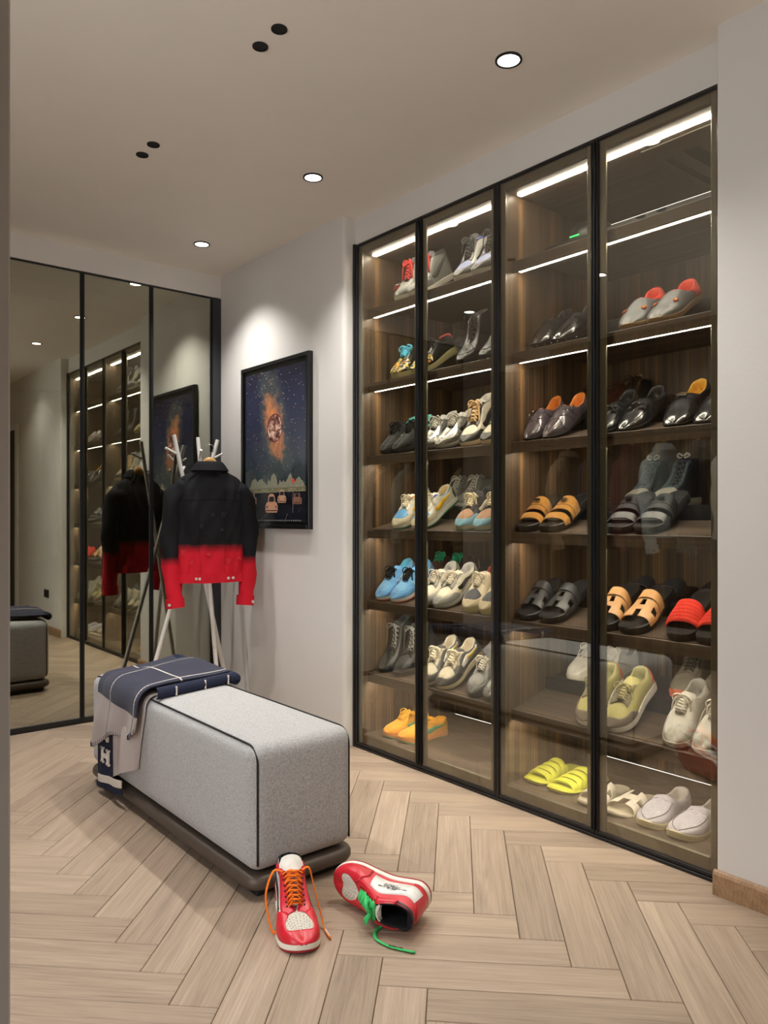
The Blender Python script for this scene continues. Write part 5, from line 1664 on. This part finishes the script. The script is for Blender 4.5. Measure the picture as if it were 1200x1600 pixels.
# ------------------------------------------------------------------ framed poster
def poster_mat():
    t = NT('poster_print')
    uv = t.n('ShaderNodeTexCoord').outputs['UV']
    sp = t.n('ShaderNodeSeparateXYZ'); t.l(uv, sp.inputs[0])
    u, v = sp.outputs[0], sp.outputs[1]
    asp = 1.36
    mp = t.n('ShaderNodeMapping'); t.l(uv, mp.inputs[0]); mp.inputs['Scale'].default_value = (1, asp, 1)
    co = mp.outputs[0]
    sky = t.ramp(v, [(0.0, lin((22, 26, 38))), (0.30, lin((44, 60, 68))), (0.55, lin((36, 44, 72))), (0.8, lin((38, 43, 72))), (1.0, lin((30, 32, 50)))])
    n1 = t.noise(co, 4.5, 6.0, .65, .8)
    n2 = t.noise(co, 14, 5.0, .7, .4)
    # drifting cloud of dust around the planet
    dx = t.math('SUBTRACT', u, t.math('ADD', .50, t.math('MULTIPLY', t.math('SUBTRACT', v, .62), -.35)))
    dy = t.math('MULTIPLY', t.math('SUBTRACT', v, .64), .62)
    nzd = t.math('MULTIPLY', t.math('SUBTRACT', t.noise(co, 7, 5.0, .7, .6), .5), .34)
    dx = t.math('ADD', dx, nzd); dy = t.math('ADD', dy, t.math('MULTIPLY', t.math('SUBTRACT', t.noise(co, 9, 5.0, .7), .5), .30))
    d = t.math('SQRT', t.math('ADD', t.math('MULTIPLY', dx, dx), t.math('MULTIPLY', dy, dy)))
    glow = t.math('MULTIPLY', t.math('SUBTRACT', 1.0, t.math('DIVIDE', d, .27), True), t.math('MULTIPLY', n1, 1.7))
    core = t.math('MULTIPLY', t.math('SUBTRACT', 1.0, t.math('DIVIDE', d, .16), True), t.math('MULTIPLY', n2, 2.2))
    col = t.mix(t.math('MULTIPLY', glow, 1.0, True), sky, lin((104, 112, 96)))
    col = t.mix(t.math('MULTIPLY', core, 1.2, True), col, lin((226, 140, 84)))
    # stars
    vo = t.n('ShaderNodeTexVoronoi'); t.l(co, vo.inputs['Vector']); vo.inputs['Scale'].default_value = 34
    st_ = t.math('LESS_THAN', vo.outputs['Distance'], .13)
    sc2 = t.n('ShaderNodeSeparateColor'); t.l(vo.outputs['Color'], sc2.inputs[0])
    st_ = t.math('MULTIPLY', st_, t.math('GREATER_THAN', sc2.outputs[0], .45))
    stc = t.mix(sc2.outputs[1], lin((236, 232, 224)), lin((238, 130, 96)))
    col = t.mix(t.math('MULTIPLY', st_, t.math('GREATER_THAN', v, .33)), col, stc)
    # planet
    px = t.math('SUBTRACT', u, .51); py = t.math('MULTIPLY', t.math('SUBTRACT', v, .615), asp)
    pd = t.math('SQRT', t.math('ADD', t.math('MULTIPLY', px, px), t.math('MULTIPLY', py, py)))
    pm = t.math('LESS_THAN', pd, .122)
    n3 = t.noise(co, 16, 6.0, .65, .5)
    pc = t.ramp(n3, [(0.40, lin((44, 26, 34))), (0.50, lin((156, 96, 82))), (0.60, lin((240, 206, 184)))])
    ringm = t.math('LESS_THAN', t.math('ABSOLUTE', t.math('SUBTRACT', pd, .122)), .005)
    col = t.mix(pm, col, pc)
    col = t.mix(ringm, col, lin((92, 30, 30)))
    # moon ground and car park
    gr = t.math('LESS_THAN', v, .225)
    gc = t.ramp(t.noise(co, 30, 4.0, .7), [(0.3, lin((84, 86, 70))), (0.7, lin((176, 168, 128)))])
    col = t.mix(gr, col, gc)
    lot = t.math('LESS_THAN', v, t.math('ADD', .188, t.math('MULTIPLY', n2, .012)))
    lc = t.ramp(n2, [(0.3, lin((16, 18, 24))), (0.7, lin((40, 42, 50)))])
    col = t.mix(lot, col, lc)
    t.principled(col, .22, 0, .4)
    return t.m
PY0, PY1, PZ0, PZ1 = 3.323, 4.036, 1.081, 2.014
pic = empty('framed_poster', (XW, (PY0 + PY1) / 2, PZ0))
tag(pic, 'black framed poster of a glowing planet above a car park, hung on the wall', 'picture')
PX0, PX1 = 2.242, 2.2715
fw_ = .022
box('frame_bar', PX0, PX1, PY0, PY0 + fw_, PZ0, PZ1, M_BLACK, pic); box('frame_bar', PX0, PX1, PY1 - fw_, PY1, PZ0, PZ1, M_BLACK, pic)
box('frame_bar', PX0, PX1, PY0 + fw_, PY1 - fw_, PZ0, PZ0 + fw_, M_BLACK, pic); box('frame_bar', PX0, PX1, PY0 + fw_, PY1 - fw_, PZ1 - fw_, PZ1, M_BLACK, pic)
box('mount', 2.254, 2.258, PY0 + fw_, PY1 - fw_, PZ0 + fw_, PZ1 - fw_, mat((12, 12, 13), .3, bstr=0), pic, .0005)
QY0, QY1, QZ0, QZ1 = PY0 + .042, PY1 - .038, PZ0 + .036, PZ1 - .046
V = [(2.2535, QY1, QZ0), (2.2535, QY0, QZ0), (2.2535, QY0, QZ1), (2.2535, QY1, QZ1)]
prn = add('print', V, [(0, 1, 2, 3)], poster_mat(), pic, uv=[(0, 0), (1, 0), (1, 1), (0, 1)])
def pp(u, v, d=.0): return (2.2531 - d, QY1 - (QY1 - QY0) * u, QZ0 + (QZ1 - QZ0) * v)
rg = np.random.RandomState(5)
# jagged mountains
def ridge(name, v0, base, amp, seed, m, d, n=70, thr=0.0):
    r_ = np.random.RandomState(seed); U = np.linspace(.001, .999, n)
    h = np.zeros(n)
    for k in range(1, 6):
        xs = np.linspace(0, 1, 4 * 2 ** (k - 1) + 1); h += np.interp(U, xs, r_.rand(len(xs))) / 1.7 ** k
    h = (h - h.min()) / (h.max() - h.min())
    h = base + amp * np.clip(h - thr, 0, 1) ** 1.5
    V = [pp(u, v0, d) for u in U] + [pp(u, v0 + q, d) for u, q in zip(U, h)]
    return add(name, V, [(i, i + 1, n + i + 1, n + i) for i in range(n - 1)], m, prn)
ridge('printed_mountains', .222, .030, .150, 4, mat((50, 60, 64), .4, var=.45, nscale=70), .0002)
ridge('printed_crags', .222, .002, .120, 9, mat((140, 138, 118), .4, var=.6, nscale=110), .0004, thr=.15)
def car(u, v, s, col, beetle):
    shp = [(-.46, .0), (-.54, .12), (-.54, .34), (-.46, .50), (-.33, .56), (-.27, .86), (-.14, .98), (.14, .98), (.27, .86), (.33, .56), (.46, .50), (.54, .34), (.54, .12), (.46, .0)] if beetle else [(-.58, 0), (-.60, .42), (-.42, .52), (-.34, .86), (.34, .86), (.42, .52), (.60, .42), (.58, 0)]
    V = [pp(u + a * s, v + b * s * .66, .0006) for a, b in shp]; b0 = len(V)
    win = [(-.26, .57), (-.20, .84), (.20, .84), (.26, .57)]
    c_ = add('printed_car', V, [tuple(range(len(V)))], mat(col, .35, var=.15), prn)
    V2 = [pp(u + a * s, v + b * s * .66, .0008) for a, b in win]
    for cx_ in (-.40, .40):
        V2 += [pp(u + (cx_ + a) * s, v + (.30 + b) * s * .66, .0008) for a, b in ((-.06, -.05), (-.06, .05), (.06, .05), (.06, -.05))]
    Fc2 = [(0, 1, 2, 3), (4, 5, 6, 7), (8, 9, 10, 11)]
    V2 += [pp(u + a * s, v + b * s * .66, .0008) for a, b in ((-.5, .08), (-.5, .13), (.5, .13), (.5, .08))]; Fc2.append((12, 13, 14, 15))
    add('printed_detail', V2, Fc2, mat((44, 42, 48), .3), c_)['kind'] = 'stuff'
car(.46, .062, .19, (214, 160, 128), True); car(.11, .118, .15, (150, 124, 104), False); car(.63, .125, .13, (206, 158, 128), True); car(.87, .115, .12, (150, 108, 88), False); car(.11, .058, .13, (190, 96, 66), False)
V, Fc = [], []
for (ua, va, ub, vb, wd) in ((.23, .0, .40, .055, .004), (.40, .055, .72, .055, .003), (.68, .0, .72, .055, .003), (.805, .06, .81, .25, .004)):
    b = len(V); V += [pp(ua - wd, va, .0005), pp(ua + wd, va, .0005), pp(ub + wd, vb + (wd if va == vb else 0), .0005), pp(ub - wd, vb + (wd if va == vb else 0), .0005)]; Fc.append((b, b + 1, b + 2, b + 3))
add('printed_lines', V, Fc, mat((120, 116, 110), .4), prn)
V = [pp(.81 + .022 * math.cos(a), .262 + .016 * math.sin(a), .0007) for a in np.linspace(0, 2 * PI, 13)[:-1]]
add('printed_signal_lamp', V, [tuple(range(12))], mat((226, 84, 64), .4), prn)
V, Fc = [], []
for i in range(26):
    b = len(V); u = .06 + .034 * i; V += [pp(u, .008, .0005), pp(u + .02, .008, .0005), pp(u + .02, .014, .0005), pp(u, .014, .0005)]; Fc.append((b, b + 1, b + 2, b + 3))
add('printed_caption', V, Fc, mat((150, 148, 146), .4), prn)

# ------------------------------------------------------------------ the two sneakers on the floor
RED = (204, 34, 48)
def hero(label, side, lace, bow):
    h = Shoe('high_top_sneaker', label, 'sneaker', 'red and white high-tops on the floor', 'mid', side, .294, .108, (.030, .024), zmul=1.02)
    M_R = leather(RED, .34)
    h.soles(rubber((232, 228, 216)), rubber((150, 28, 36)), .36)
    h.upper(leather((228, 225, 218) if side > 0 else (210, 56, 66), .4), canvas((26, 26, 28)), ns=49, nv=14)
    HB = ci([(.54, .20), (.60, .50), (.66, .74), (.70, .80), (.745, .62), (.80, .56), (.85, .68), (.885, .90), (.90, 1.0), (1.0, 1.0)])
    h.panel('toe_box', .70, .91, lambda x: HB(x) - .04, 1.0, mat((206, 200, 186), .8, var=.25, nscale=260), .0012, ns=20, nv=8)
    h.panel('toe_guard', .55, 1.0, .02, HB, M_R, .0028, ns=34, nv=9)
    h.panel('heel_counter', 0.0, .24, .02, lambda x: .62 - 1.7 * x, M_R, .0024, ns=14)
    h.panel('eyestay', .415, .70, lambda x: .66 - .10 * math.sin((x - .4) * 10) + .02, .985, M_R, .0024, ns=16)
    h.panel('collar_panel', 0.0, .40, lambda x: .70 + .10 * math.sin(8 * x), .90, leather((26, 26, 28)), .0022, ns=14)
    for sd_ in (1, -1):
        h.panel('ankle_flap', .22, .43, lambda x: .78 - .3 * (x - .22), .99, M_R, .0044, ns=10, sides=(sd_,))
    h.swoosh(leather((24, 24, 26)), hi=.02, sides=(1, -1) if side > 0 else (1,))
    h.tongue(leather((226, 222, 212), .45), rise=.050 if side > 0 else .012, width=.062, th=.013)
    h.laces(canvas(lace), 8 if side > 0 else 6, .0054, bow, .30, .030, .015, seed=2, lift=.006)
    parts = []
    for S in np.linspace(.44, .63, 7):
        for sd in (1, -1):
            c = h.PN(sd, np.array(S), np.array(.84), np.array([.0028])); n = h.PN(sd, np.array(S), np.array(.84), np.array([.0034])) - c
            parts.append(tube_geo([c, c + n], .0028, 8))
    V, Fc = joinp(parts); h.add('eyelets', V, Fc, M_MATBLACK)
    parts = []
    for S in np.linspace(.74, .885, 6):
        for v in (.72, .80, .88, .97):
            for sd in (1, -1):
                c = h.PN(sd, np.array(S), np.array(v), np.array([.0009])); n = h.PN(sd, np.array(S), np.array(v), np.array([.0016])) - c
                parts.append(tube_geo([c, c + n], .0012, 5))
    V, Fc = joinp(parts); o = h.add('perforations', V, Fc, M_MATBLACK, h.up); o['kind'] = 'stuff'
    return h
def tail(h, pts, m, r=.0052):
    inv = h.root.matrix_world.inverted()
    P = spline([tuple(inv @ Vector(p)) for p in pts], 26)
    V, Fc = tube_geo(P, r, 6, .4, up=tuple(inv.to_3x3() @ Vector((0, 0, 1)))); return h.add('lace_end', V, Fc, m)
ORA, GRN = (250, 122, 40), (70, 196, 110)
hs = hero('red and white high-top sneaker with orange laces standing upright on the floor', 1, ORA, False)
hs.put((1.127, 1.700, 0.0), 242.7, 0.0)
bpy.context.view_layer.update()
ew = {sd: hs.root.matrix_world @ Vector([float(q) for q in hs.PN(sd, np.array(.43), np.array(.92), np.array([.006])).ravel()]) for sd in (1, -1)}
p = ew[-1]
tail(hs, [tuple(p), (p.x - .022, p.y + .012, p.z + .004), (p.x - .050, p.y + .006, p.z - .045), (1.112, 1.850, .045), (1.112, 1.828, .006), (1.116, 1.812, .005)], canvas(ORA))
p = ew[1]
tail(hs, [tuple(p), (p.x + .020, p.y - .006, p.z + .002), (p.x + .026, p.y - .022, p.z - .050), (1.240, 1.775, .030), (1.229, 1.743, .006), (1.214, 1.694, .005)], canvas(ORA))
# ties across the ankle
V, Fc = joinp([tube_geo(spline([hs.PN(-1, np.array(.445), np.array(.86), .006), hs.tg[-4] + np.array([.012, 0, .012]), hs.PN(1, np.array(.50), np.array(.88), .006)], 10), .0042, 6, .45),
               tube_geo(spline([hs.PN(1, np.array(.445), np.array(.86), .006), hs.tg[-4] + np.array([.014, 0, .010]), hs.PN(-1, np.array(.50), np.array(.88), .006)], 10), .0042, 6, .45)])
hs.add('lace_cross', V, Fc, canvas(ORA))
hl = hero('red and white high-top sneaker with green laces lying on its side', -1, GRN, True)
xd = Vector((-.461, .887, 0)).normalized(); yd = Vector((0, 0, -1)); zd = Vector((-.887, -.461, 0)).normalized()
Mx = Matrix(((xd.x, yd.x, zd.x, 1.512), (xd.y, yd.y, zd.y, 1.612), (xd.z, yd.z, zd.z, .058), (0, 0, 0, 1)))
hl.root.matrix_world = Mx
bpy.context.view_layer.update()
hl.strip('label_panel', [(.10, .14), (.25, .10), (.40, .10), (.52, .12)], [(.10, .46), (.25, .48), (.40, .52), (.52, .52)], leather((230, 228, 222), .4), .0034, sides=(-1,))
c = hl.PN(-1, np.array(.36), np.array(.30), np.array([.0052]))
mtx = Matrix(((-1, 0, 0, c[0]), (0, .12, -1, c[1]), (0, -1, -.12, c[2]), (0, 0, 0, 1)))
tx = text_part('printed_lettering', 'Off-White for NIKE\n"AIR JORDAN 1"\nBeaverton, Oregon USA\n© 1985', .0088, M_MATBLACK, hl.root, mtx, .0004)
tail(hl, [(1.385, 1.690, .055), (1.365, 1.668, .02), (1.360, 1.655, .005), (1.335, 1.648, .004), (1.312, 1.620, .004), (1.310, 1.590, .004), (1.318, 1.555, .004), (1.348, 1.500, .004)], canvas(GRN), .0055)
lt = text_part('lace_lettering', 'SHOELACES', .0075, M_MATBLACK, hl.root, hl.root.matrix_world.inverted() @ Matrix.Translation((1.322, 1.548, .0072)) @ Matrix.Rotation(math.radians(-61), 4, 'Z'), .0003)
lt2 = text_part('lace_lettering', 'SHOELACES', .0075, mat((240, 236, 226), .6), hs.root, hs.root.matrix_world.inverted() @ Matrix.Translation((1.2225, 1.720, .0085)) @ Matrix.Rotation(math.radians(-107), 4, 'Z'), .0003)

# ------------------------------------------------------------------ clothes rail along the left wall (seen in the cabinet glass)
rl = empty('clothes_rail', (-.42, 3.25, 1.72))
tag(rl, 'black clothes rail along the left wall, reflected in the cabinet glass', 'rail')
V, Fc = tube_geo([(-.42, 2.30, 1.752), (-.42, 4.20, 1.752)], .013, 12); add('rod', V, Fc, M_BLACKM, rl, True)
for y in (2.32, 4.18):
    V, Fc = tube_geo([(-.42, y, 1.752), (-.849, y, 1.752)], .010, 10); add('bracket', V, Fc, M_BLACKM, rl, True)
CLO = [(2.45, (206, 204, 198), 'white jacket at the near end of the left rail', None), (2.72, (60, 62, 66), 'charcoal jacket on the left rail', None),
       (2.98, (178, 190, 190), 'pale blue-grey jacket on the left rail', None), (3.24, (92, 44, 40), 'rust-red jacket on the left rail', None),
       (3.52, (44, 44, 48), 'black jacket with pale lettering on the left rail', 'dis NICA'), (3.82, (150, 128, 98), 'camel jacket on the left rail', None)]
for k, (y, colr, lab, txt) in enumerate(CLO):
    m_ = mat(colr, .85, var=.12, nscale=20, bscale=300, bstr=.35)
    jacket('hanging_jacket', lab, 'jackets on the left rail', m_, m_, (-.42, y, 1.00), .06 * (-1) ** k, M_STEEL, height=.64, seed=20 + k, sleeve_l=.62, spread=.0, lettering=txt, m_mark=mat((214, 214, 210), .7))
    hanger((-.42, y, 1.00 + .64 + .030), .06 * (-1) ** k, 'wooden hanger of the ' + lab, 'hangers on the left rail')
